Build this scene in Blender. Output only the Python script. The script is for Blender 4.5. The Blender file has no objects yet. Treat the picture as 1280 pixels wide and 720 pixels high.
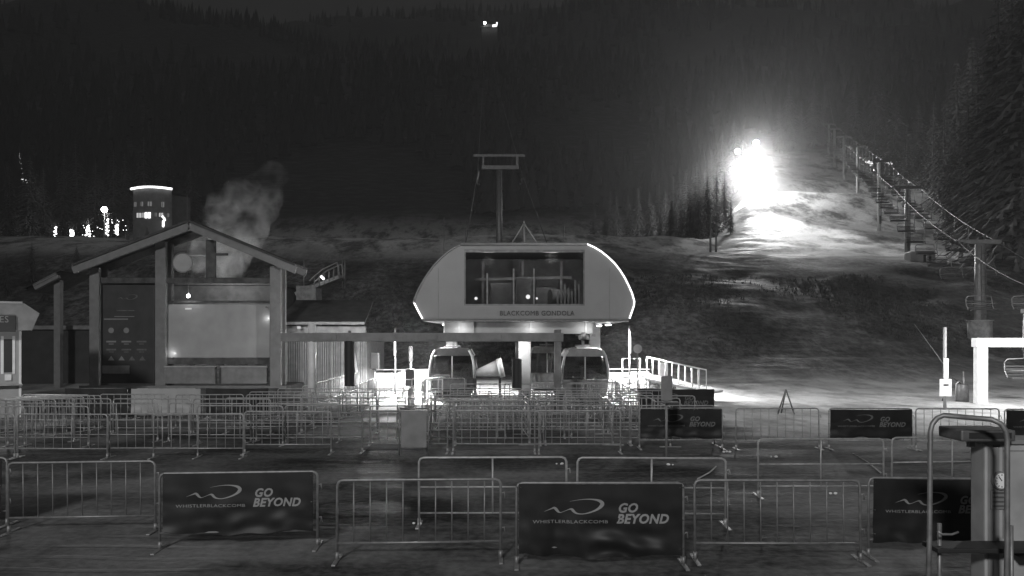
import bpy, bmesh, math, random
from mathutils import Vector, Matrix, noise
R = math.radians
random.seed(7)
sc = bpy.context.scene
C = sc.collection
F = 1000.0; HZ = 418.0; CH = 3.1

def P(px, py, Y):            # a point seen at px,py of the 1280 wide photo, Y metres away
    return Vector(((px-640)/F*Y, Y, CH-(py-HZ)/F*Y))
def X(px, Y): return (px-640)/F*Y
def Zp(py, Y): return CH-(py-HZ)/F*Y

# ------------------------------------------------------------------ materials
def mat(name, col, rough=.6, metal=0, noise_amt=0., nscale=5., bump=0., bscale=20., spec=.5, alpha=None):
    m = bpy.data.materials.new(name); m.use_nodes = True
    nt = m.node_tree; b = nt.nodes['Principled BSDF']
    b.inputs['Base Color'].default_value = (col, col, col, 1)
    b.inputs['Roughness'].default_value = rough
    b.inputs['Metallic'].default_value = metal
    b.inputs['Specular IOR Level'].default_value = spec
    tc = nt.nodes.new('ShaderNodeTexCoord')
    n = nt.nodes.new('ShaderNodeTexNoise'); n.inputs['Scale'].default_value = nscale
    n.inputs['Detail'].default_value = 5
    nt.links.new(tc.outputs['Object'], n.inputs['Vector'])
    r = nt.nodes.new('ShaderNodeMapRange')
    r.inputs['From Min'].default_value = .3; r.inputs['From Max'].default_value = .7
    a = max(noise_amt, .08)
    r.inputs['To Min'].default_value = max(0, col*(1-a)); r.inputs['To Max'].default_value = min(1, col*(1+a))
    nt.links.new(n.outputs['Fac'], r.inputs['Value'])
    nt.links.new(r.outputs['Result'], b.inputs['Base Color'])
    if bump:
        n2 = nt.nodes.new('ShaderNodeTexNoise'); n2.inputs['Scale'].default_value = bscale
        n2.inputs['Detail'].default_value = 6
        nt.links.new(tc.outputs['Object'], n2.inputs['Vector'])
        bp = nt.nodes.new('ShaderNodeBump'); bp.inputs['Strength'].default_value = bump
        nt.links.new(n2.outputs['Fac'], bp.inputs['Height'])
        nt.links.new(bp.outputs['Normal'], b.inputs['Normal'])
    return m
def emat(name, s):
    m = bpy.data.materials.new(name); m.use_nodes = True
    nt = m.node_tree; nt.nodes.clear()
    e = nt.nodes.new('ShaderNodeEmission'); e.inputs['Strength'].default_value = s
    e.inputs['Color'].default_value = (1, 1, 1, 1)
    o = nt.nodes.new('ShaderNodeOutputMaterial'); nt.links.new(e.outputs[0], o.inputs[0])
    return m
def glassmat(name, refl=.25, tint=.6):
    m = bpy.data.materials.new(name); m.use_nodes = True
    nt = m.node_tree; nt.nodes.clear()
    t = nt.nodes.new('ShaderNodeBsdfTransparent'); t.inputs[0].default_value = (tint, tint, tint, 1)
    g = nt.nodes.new('ShaderNodeBsdfGlossy'); g.inputs['Roughness'].default_value = .05
    mx = nt.nodes.new('ShaderNodeMixShader'); mx.inputs[0].default_value = refl
    nt.links.new(t.outputs[0], mx.inputs[1]); nt.links.new(g.outputs[0], mx.inputs[2])
    o = nt.nodes.new('ShaderNodeOutputMaterial'); nt.links.new(mx.outputs[0], o.inputs[0])
    return m
M = dict(
 galv_lit=mat('lit_galvanised_steel', .36, .45, .3, .25, 9),  # same steel as galv, with the mid yard brightness put into the colour
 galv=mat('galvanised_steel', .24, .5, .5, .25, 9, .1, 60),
 dgalv=mat('dark_steel', .16, .5, .5, .3, 6),
 black=mat('black_vinyl', .015, .5, 0, .5, 2.2, .25, 5, spec=.3),
 print=mat('white_print', .24, .7, 0, .1),
 dprint=mat('faded_print', .13, .7, 0, .3, 9),
 rubber=mat('black_rubber', .02, .6),
 white=mat('white_paint', .8, .45, 0, .1, 4),
 cream=mat('pale_paint', .36, .5, 0, .1, 2),
 shell=mat('terminal_shell', .27, .42, 0, .1, .8, .03, 3),
 trim=mat('grey_trim', .3, .4, .2),
 timber=mat('timber', .19, .75, 0, .14, 3, .3, 14),
 dtimber=mat('dark_timber', .07, .8, 0, .5, 3, .3, 14),
 board=mat('dark_board', .035, .5, 0, .3, 1.5),
 mapb=mat('map_board', .36, .22, 0, .1, 1.3),
 letter=mat('dark_letter', .03, .6),
 shed=mat('shed_metal', .22, .5, .2, .2, 3),
 roofd=mat('dark_roof', .05, .8, 0, .4, 2, .3, 9),
 grey=mat('grey_paint', .2, .5, 0, .2, 3),
 lgrey=mat('light_grey_paint', .34, .5, 0, .2, 3),
 concrete=mat('concrete', .3, .8, 0, .3, 4, .3, 12),
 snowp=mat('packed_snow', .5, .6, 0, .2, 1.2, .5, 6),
 canvas=mat('white_canvas', .45, .7, 0, .25, 1.5, .3, 4),
 forest=mat('forest_needles', .03, .9),
 needle=mat('fir_needles', .12, .8, 0, .55, .9),
 scrub=mat('dry_scrub', .07, .9, 0, .6, .3),
 bark=mat('bark', .12, .9, 0, .4, 6, .5, 20),
 wall=mat('village_wall', .13, .8, 0, .2, 1),
 seat=mat('chair_seat', .06, .6),
 glass=glassmat('window_glass', .1, .62),
 dglass=glassmat('cabin_glass', .3, .35),
)
def corrugate(m, scale):
    nt = m.node_tree; b = nt.nodes['Principled BSDF']
    tc = nt.nodes.new('ShaderNodeTexCoord'); w = nt.nodes.new('ShaderNodeTexWave')
    w.inputs['Scale'].default_value = scale; w.bands_direction = 'X'
    nt.links.new(tc.outputs['Object'], w.inputs['Vector'])
    bp = nt.nodes.new('ShaderNodeBump'); bp.inputs['Distance'].default_value = .02
    nt.links.new(w.outputs['Fac'], bp.inputs['Height']); nt.links.new(bp.outputs['Normal'], b.inputs['Normal'])
corrugate(M['shed'], 2.6)
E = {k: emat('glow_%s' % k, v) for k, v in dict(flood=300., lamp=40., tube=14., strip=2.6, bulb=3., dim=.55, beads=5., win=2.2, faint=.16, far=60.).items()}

# ------------------------------------------------------------------ mesh builder
class MB:
    def __init__(s): s.bm = bmesh.new()
    def box(s, x0, x1, y0, y1, z0, z1, bev=0, M4=None):
        r = bmesh.ops.create_cube(s.bm, size=1)
        vs = r['verts']
        for v in vs:
            v.co = Vector(((x0+x1)/2+v.co.x*(x1-x0), (y0+y1)/2+v.co.y*(y1-y0), (z0+z1)/2+v.co.z*(z1-z0)))
        if bev:
            es = list({e for v in vs for e in v.link_edges})
            rr = bmesh.ops.bevel(s.bm, geom=es, offset=bev, segments=2, affect='EDGES', profile=.6)
            vs = list({v for f in rr['faces'] for v in f.verts} | {v for v in vs if v.is_valid})
        if M4 is not None:
            for v in vs: v.co = M4 @ v.co
        return s
    def beam(s, a, b, w, h):       # rectangular bar between two points
        a = Vector(a); b = Vector(b); d = b-a; L = d.length; d.normalize()
        up = Vector((0, 0, 1)) if abs(d.z) < .95 else Vector((0, 1, 0))
        u = d.cross(up).normalized(); v = u.cross(d).normalized()
        M4 = Matrix(((d.x, u.x, v.x, a.x), (d.y, u.y, v.y, a.y), (d.z, u.z, v.z, a.z), (0, 0, 0, 1)))
        return s.box(0, L, -w/2, w/2, -h/2, h/2, M4=M4)
    def tube(s, pts, r, n=7, closed=False, r1=None):
        pts = [Vector(p) for p in pts]; N = len(pts); rings = []
        prev = None
        for i, p in enumerate(pts):
            if closed: d = (pts[(i+1) % N]-pts[i-1]).normalized()
            else:
                a = pts[max(i-1, 0)]; b = pts[min(i+1, N-1)]; d = (b-a).normalized()
            if prev is None:
                up = Vector((0, 0, 1)) if abs(d.z) < .9 else Vector((0, 1, 0))
                u = d.cross(up).normalized()
            else:
                u = (prev - d*prev.dot(d)).normalized()
            prev = u; v = d.cross(u)
            rr = r if r1 is None else r+(r1-r)*i/(N-1)
            rings.append([s.bm.verts.new(p+u*rr*math.cos(2*math.pi*k/n)+v*rr*math.sin(2*math.pi*k/n)) for k in range(n)])
        m = N if closed else N-1
        for i in range(m):
            a = rings[i]; b = rings[(i+1) % N]
            for k in range(n): 
                f = s.bm.faces.new((a[k], a[(k+1) % n], b[(k+1) % n], b[k])); f.smooth = True
        if not closed:
            s.bm.faces.new(rings[0][::-1]); s.bm.faces.new(rings[-1])
        return s
    def prism(s, poly, y0, y1):   # polygon in XZ extruded in Y
        a = [s.bm.verts.new((x, y0, z)) for x, z in poly]; b = [s.bm.verts.new((x, y1, z)) for x, z in poly]
        s.bm.faces.new(a); s.bm.faces.new(b[::-1])
        n = len(poly)
        for i in range(n): s.bm.faces.new((a[i], b[i], b[(i+1) % n], a[(i+1) % n]))
        return s
    def quad(s, *p):
        s.bm.faces.new([s.bm.verts.new(q) for q in p]); return s
    def disc(s, c, r, y0, y1, n=24):
        return s.prism([(c[0]+r*math.cos(2*math.pi*k/n), c[1]+r*math.sin(2*math.pi*k/n)) for k in range(n)], y0, y1)
    def sphere(s, c, r, sub=2, sx=1, sy=1, sz=1):
        q = bmesh.ops.create_icosphere(s.bm, subdivisions=sub, radius=r)
        for v in q['verts']: v.co = Vector((v.co.x*sx, v.co.y*sy, v.co.z*sz))+Vector(c)
        for f in s.bm.faces: 
            if len(f.verts) == 3: f.smooth = True
        return s
    def build(s, name, m, parent=None, world=True):
        bmesh.ops.recalc_face_normals(s.bm, faces=s.bm.faces)
        me = bpy.data.meshes.new(name); s.bm.to_mesh(me); s.bm.free()
        me.materials.append(m if not isinstance(m, str) else M[m])
        o = bpy.data.objects.new(name, me); C.objects.link(o)
        if parent is not None:
            o.parent = parent
            if world:
                off = root_world(parent)
                me.transform(Matrix.Translation(-off))
        return o
def root_world(o):
    v = Vector((0, 0, 0))
    while o is not None: v += Vector(o.location); o = o.parent
    return v
def tag(o, label=None, cat=None, group=None, kind=None):
    if label: o['label'] = label
    if cat: o['category'] = cat
    if group: o['group'] = group
    if kind: o['kind'] = kind
    return o
def thing(name, loc, label, cat, group=None):
    o = bpy.data.objects.new(name, None); o.empty_display_size = .2; C.objects.link(o)
    o.location = loc; tag(o, label, cat, group); return o
def children(o): return [c for c in bpy.data.objects if c.parent == o]
def copy_tree(o, parent=None):
    c = o.copy(); C.objects.link(c); c.parent = parent
    for ch in CH_MAP.get(o.name, None) or children(o): copy_tree(ch, c)
    return c
CH_MAP = {}
def text_obj(name, body, size, m, parent, loc, rotz=0, shear=0, offset=0, width=None, ext=.004, label=None):
    cu = bpy.data.curves.new(name, 'FONT'); cu.body = body; cu.size = size; cu.shear = shear
    cu.offset = offset; cu.extrude = ext; cu.align_x = 'LEFT'; cu.space_character = 1.07; cu.resolution_u = 3
    t = bpy.data.objects.new('tmp', cu); C.objects.link(t)
    dg = bpy.context.evaluated_depsgraph_get(); dg.update()
    me = bpy.data.meshes.new_from_object(t.evaluated_get(dg)); bpy.data.objects.remove(t)
    me.name = name
    if width:
        xs = [v.co.x for v in me.vertices]; w = max(xs)-min(xs); x0 = min(xs)
        for v in me.vertices: v.co.x = (v.co.x-x0)*width/w
    me.transform(Matrix.Rotation(R(90), 4, 'X'))
    me.materials.clear(); me.materials.append(M[m] if isinstance(m, str) else m)
    o = bpy.data.objects.new(name, me); C.objects.link(o); o.parent = parent; o.location = loc; o.rotation_euler.z = rotz
    return o
ORD = ['first', 'second', 'third', 'fourth', 'fifth', 'sixth', 'seventh', 'eighth', 'ninth', 'tenth', 'eleventh', 'twelfth',
       'thirteenth', 'fourteenth', 'fifteenth', 'sixteenth', 'seventeenth', 'eighteenth', 'nineteenth', 'twentieth']

# ------------------------------------------------------------------ terrain
def lerp_tab(t, v):
    if v <= t[0][0]: return t[0][1]
    for (a, b), (c, d) in zip(t, t[1:]):
        if v <= c:
            f = (v-a)/(c-a); return b+(d-b)*f
    (a, b), (c, d) = t[-2], t[-1]
    return d
RT = [(-300, 0), (42, 0), (48, .25), (56, 1.6), (70, 6), (85, 10.3), (92, 12.1), (100, 13.4), (112, 15.6), (120, 18.), (128, 20.6), (140, 25.2), (149, 29.2),
      (153, 30.1), (158, 29.6), (164, 31.2), (172, 35.6), (190, 41.5), (205, 46.5), (260, 68), (400, 130), (800, 320), (1150, 470), (1500, 300)]
LT = [(-300, 0), (46, 0), (55, .6), (70, 4.), (90, 11.5), (100, 14.6), (112, 16.6), (160, 20.5), (185, 24.2), (215, 29), (260, 50), (400, 118), (800, 306), (1150, 455), (1500, 300)]
def smooth(a, b, v):
    t = min(1, max(0, (v-a)/(b-a))); return t*t*(3-2*t)
def H(x, y):
    px = x/max(y, 20)*1000+640
    k_ = smooth(100, 118, y)
    w = smooth(600+265*k_, 860+85*k_, px)
    h = lerp_tab(LT, y)*(1-w)+lerp_tab(RT, y)*w
    amp = smooth(50, 75, y)
    n = noise.noise(Vector((x*.05, y*.05, 0)))*1.1+noise.noise(Vector((x*.16, y*.16, 3)))*.45+noise.noise(Vector((x*.5, y*.5, 5)))*.12
    h += n*amp*.8
    h += smooth(230, 700, y)*(noise.noise(Vector((x*.004, y*.004, 9)))*46+noise.noise(Vector((x*.016, y*.016, 9)))*14)
    h += smooth(44, 52, y)*noise.noise(Vector((x*.35, y*.35, 2)))*.12
    # right hand side banks up beyond the lift line
    h += smooth(1180, 1330, px)*smooth(70, 110, y)*5
    return h
def terrain():
    ys = []; y = -60.
    while y < 1500:
        ys.append(y)
        y += 4 if y < 36 else .8 if y < 60 else 1.1 if y < 215 else 6 if y < 300 else 16
    bm = bmesh.new(); rows = []
    NX = 210
    for y in ys:
        hw = max(90, abs(y)*.95)+10
        rows.append([bm.verts.new((hw*(2*i/(NX-1)-1), y, H(hw*(2*i/(NX-1)-1), y))) for i in range(NX)])
    for a, b in zip(rows, rows[1:]):
        for i in range(NX-1):
            f = bm.faces.new((a[i], a[i+1], b[i+1], b[i])); f.smooth = True
    me = bpy.data.meshes.new('ground'); bm.to_mesh(me); bm.free()
    m = bpy.data.materials.new('ground_mix'); m.use_nodes = True; nt = m.node_tree; N = nt.nodes; L = nt.links
    b = N['Principled BSDF']; geo = N.new('ShaderNodeNewGeometry'); sep = N.new('ShaderNodeSeparateXYZ')
    L.new(geo.outputs['Position'], sep.inputs[0])
    def nz(scale, detail=5, vec=(1, 1, 1), rough=.55):
        mp = N.new('ShaderNodeMapping'); mp.inputs['Scale'].default_value = vec
        L.new(geo.outputs['Position'], mp.inputs['Vector'])
        n = N.new('ShaderNodeTexNoise'); n.inputs['Scale'].default_value = scale; n.inputs['Detail'].default_value = detail
        n.inputs['Roughness'].default_value = rough
        L.new(mp.outputs[0], n.inputs['Vector']); return n.outputs['Fac']
    def mr(v, a, b_, c=0, d=1, sm=True):
        r = N.new('ShaderNodeMapRange'); r.interpolation_type = 'SMOOTHSTEP' if sm else 'LINEAR'
        for k, q in zip(('From Min', 'From Max', 'To Min', 'To Max'), (a, b_, c, d)): r.inputs[k].default_value = q
        L.new(v, r.inputs['Value']); return r.outputs['Result']
    def op(o, a, c):
        q = N.new('ShaderNodeMath'); q.operation = o
        for i, v in enumerate((a, c)):
            if isinstance(v, (int, float)): q.inputs[i].default_value = v
            else: L.new(v, q.inputs[i])
        return q.outputs[0]
    # trodden yard: wet grey packed ice streaked along the barriers
    streak = nz(.6, 7, (.3, 1., 1.), .6); patch = nz(.22, 5); fine = nz(7, 5)
    yard = op('ADD', mr(streak, .36, .64, .05, .13), op('MULTIPLY', mr(patch, .42, .62, -.05, .08), 1))
    yard = op('ADD', yard, mr(fine, .3, .7, -.03, .03))
    wv = N.new('ShaderNodeTexWave'); wv.bands_direction = 'Y'; wv.inputs['Scale'].default_value = .55; wv.inputs['Distortion'].default_value = 3.5; wv.inputs['Detail'].default_value = 3; wv.inputs['Detail Scale'].default_value = .6
    L.new(geo.outputs['Position'], wv.inputs['Vector'])
    tracks = op('MULTIPLY', mr(wv.outputs['Fac'], .78, .95), mr(nz(.3, 3), .45, .6))
    yard = op('ADD', yard, op('MULTIPLY', tracks, .022))
    grit = mr(nz(26, 3, (1, 1, 1), .8), .62, .72)
    yard = op('ADD', yard, op('MULTIPLY', grit, .07))
    # slope: thin snow over dirt and grass
    gmask = op('MULTIPLY', mr(nz(.13, 7, (1, .4, .6), .65), .42, .60), mr(nz(.9, 6, (1, .4, 1), .7), .3, .62, .25, 1))
    veins = mr(nz(1.6, 9, (1, .55, 1), .78), .40, .60)
    slope_ = mr(gmask, 0, 1, .05, .17, False)
    slope = op('MULTIPLY', slope_, mr(veins, 0, 1, .55, 1.8, False))
    upper = op('ADD', mr(nz(.22, 8, (1, .35, 1), .72), .38, .56, .16, .7), mr(nz(2.2, 5), .3, .7, -.06, .06))
    foot = op('ADD', mr(nz(.5, 7, (1, .5, 1), .7), .35, .6, .28, .62), 0)
    def mix(f, a, c):
        q = N.new('ShaderNodeMix'); q.data_type = 'FLOAT'
        L.new(f, q.inputs['Factor'])
        L.new(a, q.inputs['A']); L.new(c, q.inputs['B']); return q.outputs['Result']
    yy = op('ADD', sep.outputs['Y'], mr(nz(.12, 5), 0, 1, -5, 5, False))
    yf = op('ADD', yy, mr(sep.outputs['X'], 4.5, 8.5, 0, 17))
    v = mix(mr(yf, 38, 47), yard, foot)
    v = mix(mr(yy, 42, 54), v, slope)
    v = mix(mr(yy, 88, 100), v, upper)
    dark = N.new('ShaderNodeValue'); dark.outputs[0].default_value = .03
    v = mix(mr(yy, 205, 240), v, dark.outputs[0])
    L.new(v, b.inputs['Base Color'])
    L.new(mr(streak, .35, .6, .55, .9), b.inputs['Roughness'])
    b.inputs['Specular IOR Level'].default_value = .2
    bp = N.new('ShaderNodeBump'); bp.inputs['Strength'].default_value = .5; bp.inputs['Distance'].default_value = .12
    L.new(op('ADD', op('ADD', op('MULTIPLY', nz(1.1, 7, (.5, 1, 1), .65), 1), op('MULTIPLY', tracks, -.25)), op('MULTIPLY', fine, .35)), bp.inputs['Height'])
    L.new(bp.outputs['Normal'], b.inputs['Normal'])
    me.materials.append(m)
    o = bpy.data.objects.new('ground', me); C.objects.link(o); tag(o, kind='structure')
terrain()

# ------------------------------------------------------------------ barricades
def make_barricade(L=2.3, bars=9, kind='bars', metal='galv'):
    t = thing('crowd_barricade' if kind == 'bars' else 'queue_gate', (0, 0, 0), 'x', 'barricade')
    h = 1.1; r = .019
    x0 = -L/2+.03; x1 = L/2-.03; zb = .24
    c = .07
    m = MB()
    m.tube([(x0, 0, .03), (x0, 0, h-c), (x0+c*.3, 0, h-c*.3), (x0+c, 0, h), (x1-c, 0, h), (x1-c*.3, 0, h-c*.3), (x1, 0, h-c), (x1, 0, .03)], r, 8)
    if kind == 'bars': m.tube([(x0, 0, zb), (x1, 0, zb)], r*.9, 7)
    else:
        m.tube([(x0, 0, .62), (x1, 0, .62)], r*.8, 7); m.tube([(x0, 0, .2), (x1, 0, .2)], r*.8, 7)
        m.tube([(0, 0, .2), (0, 0, h)], r*.8, 7)
    f = m.build('frame', metal, t)
    kids = [f]
    if kind == 'bars':
        m = MB()
        for i in range(bars):
            x = x0+(x1-x0)*(i+1)/(bars+1); m.tube([(x, 0, zb), (x, 0, h-.005)], .0095, 6)
        kids.append(m.build('bars', metal, t))
    for sx in (x0, x1):
        m = MB(); m.box(sx-.028, sx+.028, -.3, .3, .0, .022, .006); m.tube([(sx, 0, .015), (sx, 0, .12)], .027, 8)
        kids.append(m.build('foot', metal, t))
    for z in (.42, .9):
        m = MB(); m.tube([(x1, 0, z), (x1+.05, 0, z+.02), (x1+.06, 0, z-.06)], .011, 6)
        kids.append(m.build('hook', metal, t))
    CH_MAP[t.name] = kids
    return t
frontB = make_barricade(); protoB = make_barricade(metal='galv_lit'); protoG = make_barricade(kind='gate', metal='galv_lit')
usedp = {}
def put(proto, x, y, rz, label, group=None, z=0):
    if proto.name not in usedp: usedp[proto.name] = 1; o = proto
    else: o = copy_tree(proto)
    o.location = (x, y, z); o.rotation_euler.z = rz; o['label'] = label
    if z == 0: o.rotation_euler.x = random.uniform(-.02, .02); o.rotation_euler.y = random.uniform(-.006, .006)
    if group: o['group'] = group
    return o

LOGO = [(0, 25, 1.5), (25, 15, 3), (52, 5, 7), (70, 0, 12), (82, 8, 16), (92, 20, 14), (104, 30, 9), (118, 32, 3), (150, 20, 3), (175, 10, 5), (192, 9, 12), (202, 18, 15), (214, 30, 12),
        (235, 40, 7), (275, 42, 5), (330, 28, 8), (375, 8, 12), (402, -15, 20), (408, -32, 22), (392, -48, 16), (360, -58, 9), (310, -62, 5), (250, -58, 3), (180, -46, 1)]
def ribbon(m, pts, sc_, ox, oz, y0, y1):
    # smooth the points, then a ribbon with thickness
    P_ = []
    n = len(pts)
    for i in range(n-1):
        p0 = pts[max(i-1, 0)]; p1 = pts[i]; p2 = pts[i+1]; p3 = pts[min(i+2, n-1)]
        for k in range(4):
            t = k/4
            P_.append([.5*((2*p1[j])+(-p0[j]+p2[j])*t+(2*p0[j]-5*p1[j]+4*p2[j]-p3[j])*t*t+(-p0[j]+3*p1[j]-3*p2[j]+p3[j])*t**3) for j in range(3)])
    P_.append(list(pts[-1]))
    Lf = []; Rt = []
    for i, p in enumerate(P_):
        a = P_[max(i-1, 0)]; b = P_[min(i+1, len(P_)-1)]
        dx = b[0]-a[0]; dz = b[1]-a[1]; q = math.hypot(dx, dz) or 1
        w = p[2]*.62
        Lf.append((ox+(p[0]-dz/q*w)*sc_, oz-(p[1]+dx/q*w)*sc_)); Rt.append((ox+(p[0]+dz/q*w)*sc_, oz-(p[1]-dx/q*w)*sc_))
    for i in range(len(P_)-1):
        q = [Lf[i], Lf[i+1], Rt[i+1], Rt[i]]
        m.prism(q, y0, y1)
    return m
def banner(x, y, rz, w, zt, zb, label, printed=True, mat_='black', pm='print', seed=0, group=None):
    t = thing('fence_banner', (x, y, 0), label, 'banner', group); t.rotation_euler.z = rz
    bm = bmesh.new(); NX, NZ = 60, 26; fr = []; bk = []
    rs = random.Random(seed)
    ph = rs.random()*6
    def off(u, v):
        low = 1-v
        wr = (.05*math.exp(-((u-.62)/.2)**2)*math.sin((v*9+1.5*(u-.5)**2*9)*2.2)*low**1.6+.012*math.sin(u*40+v*8)*low**2+.02*math.exp(-((u-.22)/.03)**2)*low) if seed == 13 else .004*math.sin(u*23+v*6)
        return -.04+wr-.035*low**2*math.sin(u*11+ph)*math.sin(u*3+1)-.02*low**1.5*noise.noise(Vector((u*7+seed, v*5, 1)))*2
    def drape(o):
        for p in o.data.vertices:
            q = p.co+o.location; p.co.y = off(q.x/w+.5, (q.z-zb)/(zt-zb))-o.location.y-.012+(.001 if p.co.y+o.location.y > -.049 else -.001)
        return o
    for side in (0, 1):
        g = []
        for i in range(NX+1):
            row = []
            for j in range(NZ+1):
                u = i/NX; v = j/NZ
                low = (1-v)
                sag = .03*math.sin(u*math.pi*2+ph)*low+.018*math.sin(u*math.pi*7+ph)*low**2
                top = -.012*math.sin(u*math.pi)*v
                yy = off(u, v)
                z = zb+(zt-zb)*v+sag*(.8 if low > .1 else .3)+top
                row.append(bm.verts.new(((u-.5)*w, yy-(.0 if side else .006), z)))
            g.append(row)
        for i in range(NX):
            for j in range(NZ):
                f = bm.faces.new((g[i][j], g[i+1][j], g[i+1][j+1], g[i][j+1])); f.smooth = True
        (bk if side else fr).extend(g)
    m = MB(); m.bm.free(); m.bm = bm
    m.build('sheet', mat_, t, world=False)
    if printed:
        k = w/2.12
        zc = zt-.30*(zt-zb)
        m = MB(); ribbon(m, LOGO, .00185*k, -w/2+.33*k, zc-.03*k, -.052, -.046); drape(m.build('logo', pm, t, world=False))
        drape(text_obj('lettering', 'WHISTLERBLACKCOMB', .062*k, pm, t, (-w/2+.18*k, -.05, zc-.23*k), width=.98*k))
        drape(text_obj('slogan', 'GO', .165*k, pm, t, (-w/2+1.30*k, -.05, zc-.085*k), shear=.25, offset=.006*k, width=.25*k))
        drape(text_obj('slogan', 'BEYOND', .165*k, pm, t, (-w/2+1.27*k, -.05, zc-.225*k), shear=.25, offset=.006*k, width=.68*k))
    m = MB()
    for sx in (-1, 1):
        for z in (zt-.05, (zt+zb)/2, zb+.1):
            m = MB(); m.tube([(sx*(w/2-.03), -.045, z), (sx*(w/2+.03), -.015, z), (sx*(w/2+.04), .03, z)], .006, 5)
            m.build('tie', 'dgalv', t, world=False)
    return t

# front row (mid px, Y, yaw deg)
FR = [(-80, 12.9, -2, True), (103, 12.55, -3, False), (299, 11.6, -4, True), (524, 11.0, -2.5, False), (750, 10.75, .5, True), (972, 10.95, 2, False), (1188, 11.1, 2, True)]
fl = ['cropped at the left edge of the photo', 'bare panel leftmost in the front row', 'carrying the printed banner on the left', 'bare panel between the left and middle banners',
      'carrying the wrinkled middle banner', 'bare panel right of the middle banner', 'carrying the right banner beside the console']
bl = ['black banner cropped by the left photo edge, front row', '', 'smooth black banner with swoosh logo and white slogan, left of front row', '',
      'wrinkled black banner with swoosh logo and slogan, middle of front row', '', 'black banner with swoosh logo half hidden behind the grey console']
for i, (px, Y, a, bn) in enumerate(FR):
    x = X(px, Y)
    put(frontB, x, Y, R(-a), 'silver front row barricade, '+fl[i], 'barricades of the front row')
    if bn: banner(x if i != 6 else X(1178, Y), Y, R(-a), (2.12, 2.12, 2.12, 2.12, 2.18, 2.12, 1.92)[i], 1.1, .235 if i != 4 else .13, bl[i], seed=i*3+1, group='banners on the front row')

# second line of open gates behind
for i, (px, Y, rz) in enumerate([(616, 13., 0), (814, 12.95, 0)]):
    o = put(protoG, X(px, Y), Y, rz, ['open tube gate behind the front row, seen left of the middle banner', 'open tube gate behind the front row, seen above the middle banner'][i], 'open tube gates')
    o.scale.x = 1.07
for i, (px, Y, rz) in enumerate([(1026, 15.3, 0), (1190, 15.6, .04)]):
    put(protoG, X(px, Y), Y, rz, ['open tube gate standing before the bare silver panel at right', 'open tube gate standing behind the console hoop'][i], 'open tube gates')
# far right row
for i, (px, Y, bn) in enumerate([(851, 21.7, 1), (972, 21.6, 0), (1088, 21.6, 1), (1197, 21.5, 0), (1308, 21.4, 1)]):
    put(protoB, X(px, Y), Y, 0, 'silver barricade, %s from the left in the row below the snowy slope' % ORD[i], 'barricades below the slope')
    if bn: banner(X(px, Y), Y, 0, 2.2, 1.08, .3, ['black faded banner on the row behind the small sign stand', '', 'black faded banner below the slope, left of the white portal', '', 'black banner cropped at the right photo edge below the portal'][i], pm='dprint', seed=i+20, group='banners below the slope')
put(protoB, X(848, 29), 29, 0, 'silver barricade under the bright ramp, behind the faded banner row', 'far barricades')
banner(X(845, 29), 29, 0, 2.75, 1.12, .2, 'black faded banner under the bright ramp by the station', pm='dprint', seed=44)
# left banners and boards under the shelter
for i, (px, k) in enumerate([(121, 0), (208, 1), (297, 0)]):
    put(protoB, X(px, 29.5), 29.5, 0, 'silver barricade, %s from the left in front of the timber shelter' % ORD[i], 'barricades before the shelter')
    if k: banner(X(px, 29.5), 29.5, 0, 2.55, 1.1, .12, 'plain pale banner between two dark ones before the shelter', False, 'cream', seed=60)
    else: banner(X(px, 29.5), 29.5, 0, 2.3, 1.12, .12, ['plain dark banner before the shelter, left of the pale one', '', 'plain dark banner before the shelter, right of the pale one'][i], False, 'black', seed=50+i)
# left rows
def row(proto, pxs, Y, text, group, rz=0):
    for i, px in enumerate(pxs):
        jy = random.uniform(-.12, .12); jr = random.uniform(-.03, .03)
        put(proto, X(px, Y+jy), Y+jy, rz+jr, text % ORD[i], group)
g1 = 'barricades across the yard'
row(protoB, [-37, 78, 192, 248], 20.1, 'silver barricade, %s from the left in the yard row left of centre', g1)
row(protoB, [360, 506, 620, 722], 20.9, 'silver barricade, %s from the left in the yard row in front of the station', g1)
row(protoG, [40, 145, 262, 372], 23.2, 'tube queue gate, %s from the left in the row before the map board', 'queue maze gates')
row(protoG, [300, 410, 516, 622, 735, 840], 22.5, 'tube queue gate, %s from the left in the nearest row of the station maze', 'queue maze gates')
row(protoG, [330, 424, 520, 615, 708, 802], 25.2, 'tube queue gate, %s from the left in the second row of the station maze', 'queue maze gates')
row(protoB, [603, 690, 775], 27.2, 'silver barricade, %s from the left in the third row of the station maze', g1)
row(protoG, [388, 466, 612, 696, 780], 29.6, 'tube queue gate, %s from the left in the rear row of the station maze', 'queue maze gates')
row(protoB, [70, 168, 262, 350], 26.6, 'silver barricade, %s from the left in the row close to the shelter', g1)
row(protoB, [700, 764], 33., 'silver barricade, %s from the left below the right hand cabin', g1)
row(protoB, [585, 668, 752], 24.1, 'silver barricade, %s from the left in the centre row behind the nearest maze gates', g1)
row(protoG, [590, 672, 750, 822], 26.2, 'tube queue gate, %s from the left in the short gate row before the cabins', 'queue maze gates')
row(protoB, [575, 650, 722, 792], 28.4, 'silver barricade, %s from the left in the long row just before the gantry', g1)
row(protoG, [600, 668, 738, 806], 32.3, 'tube queue gate, %s from the left in the row just behind the gantry', 'queue maze gates')
row(protoB, [352, 430], 27.8, 'silver barricade, %s from the left between shelter and bright lanes', g1)
row(protoG, [90, 190, 290], 24.8, 'tube queue gate, %s from the left in the back gate row before the shelter', 'queue maze gates')
row(protoB, [-20, 60], 22.2, 'silver barricade, %s from the left in the row below the kiosk', g1)
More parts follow.
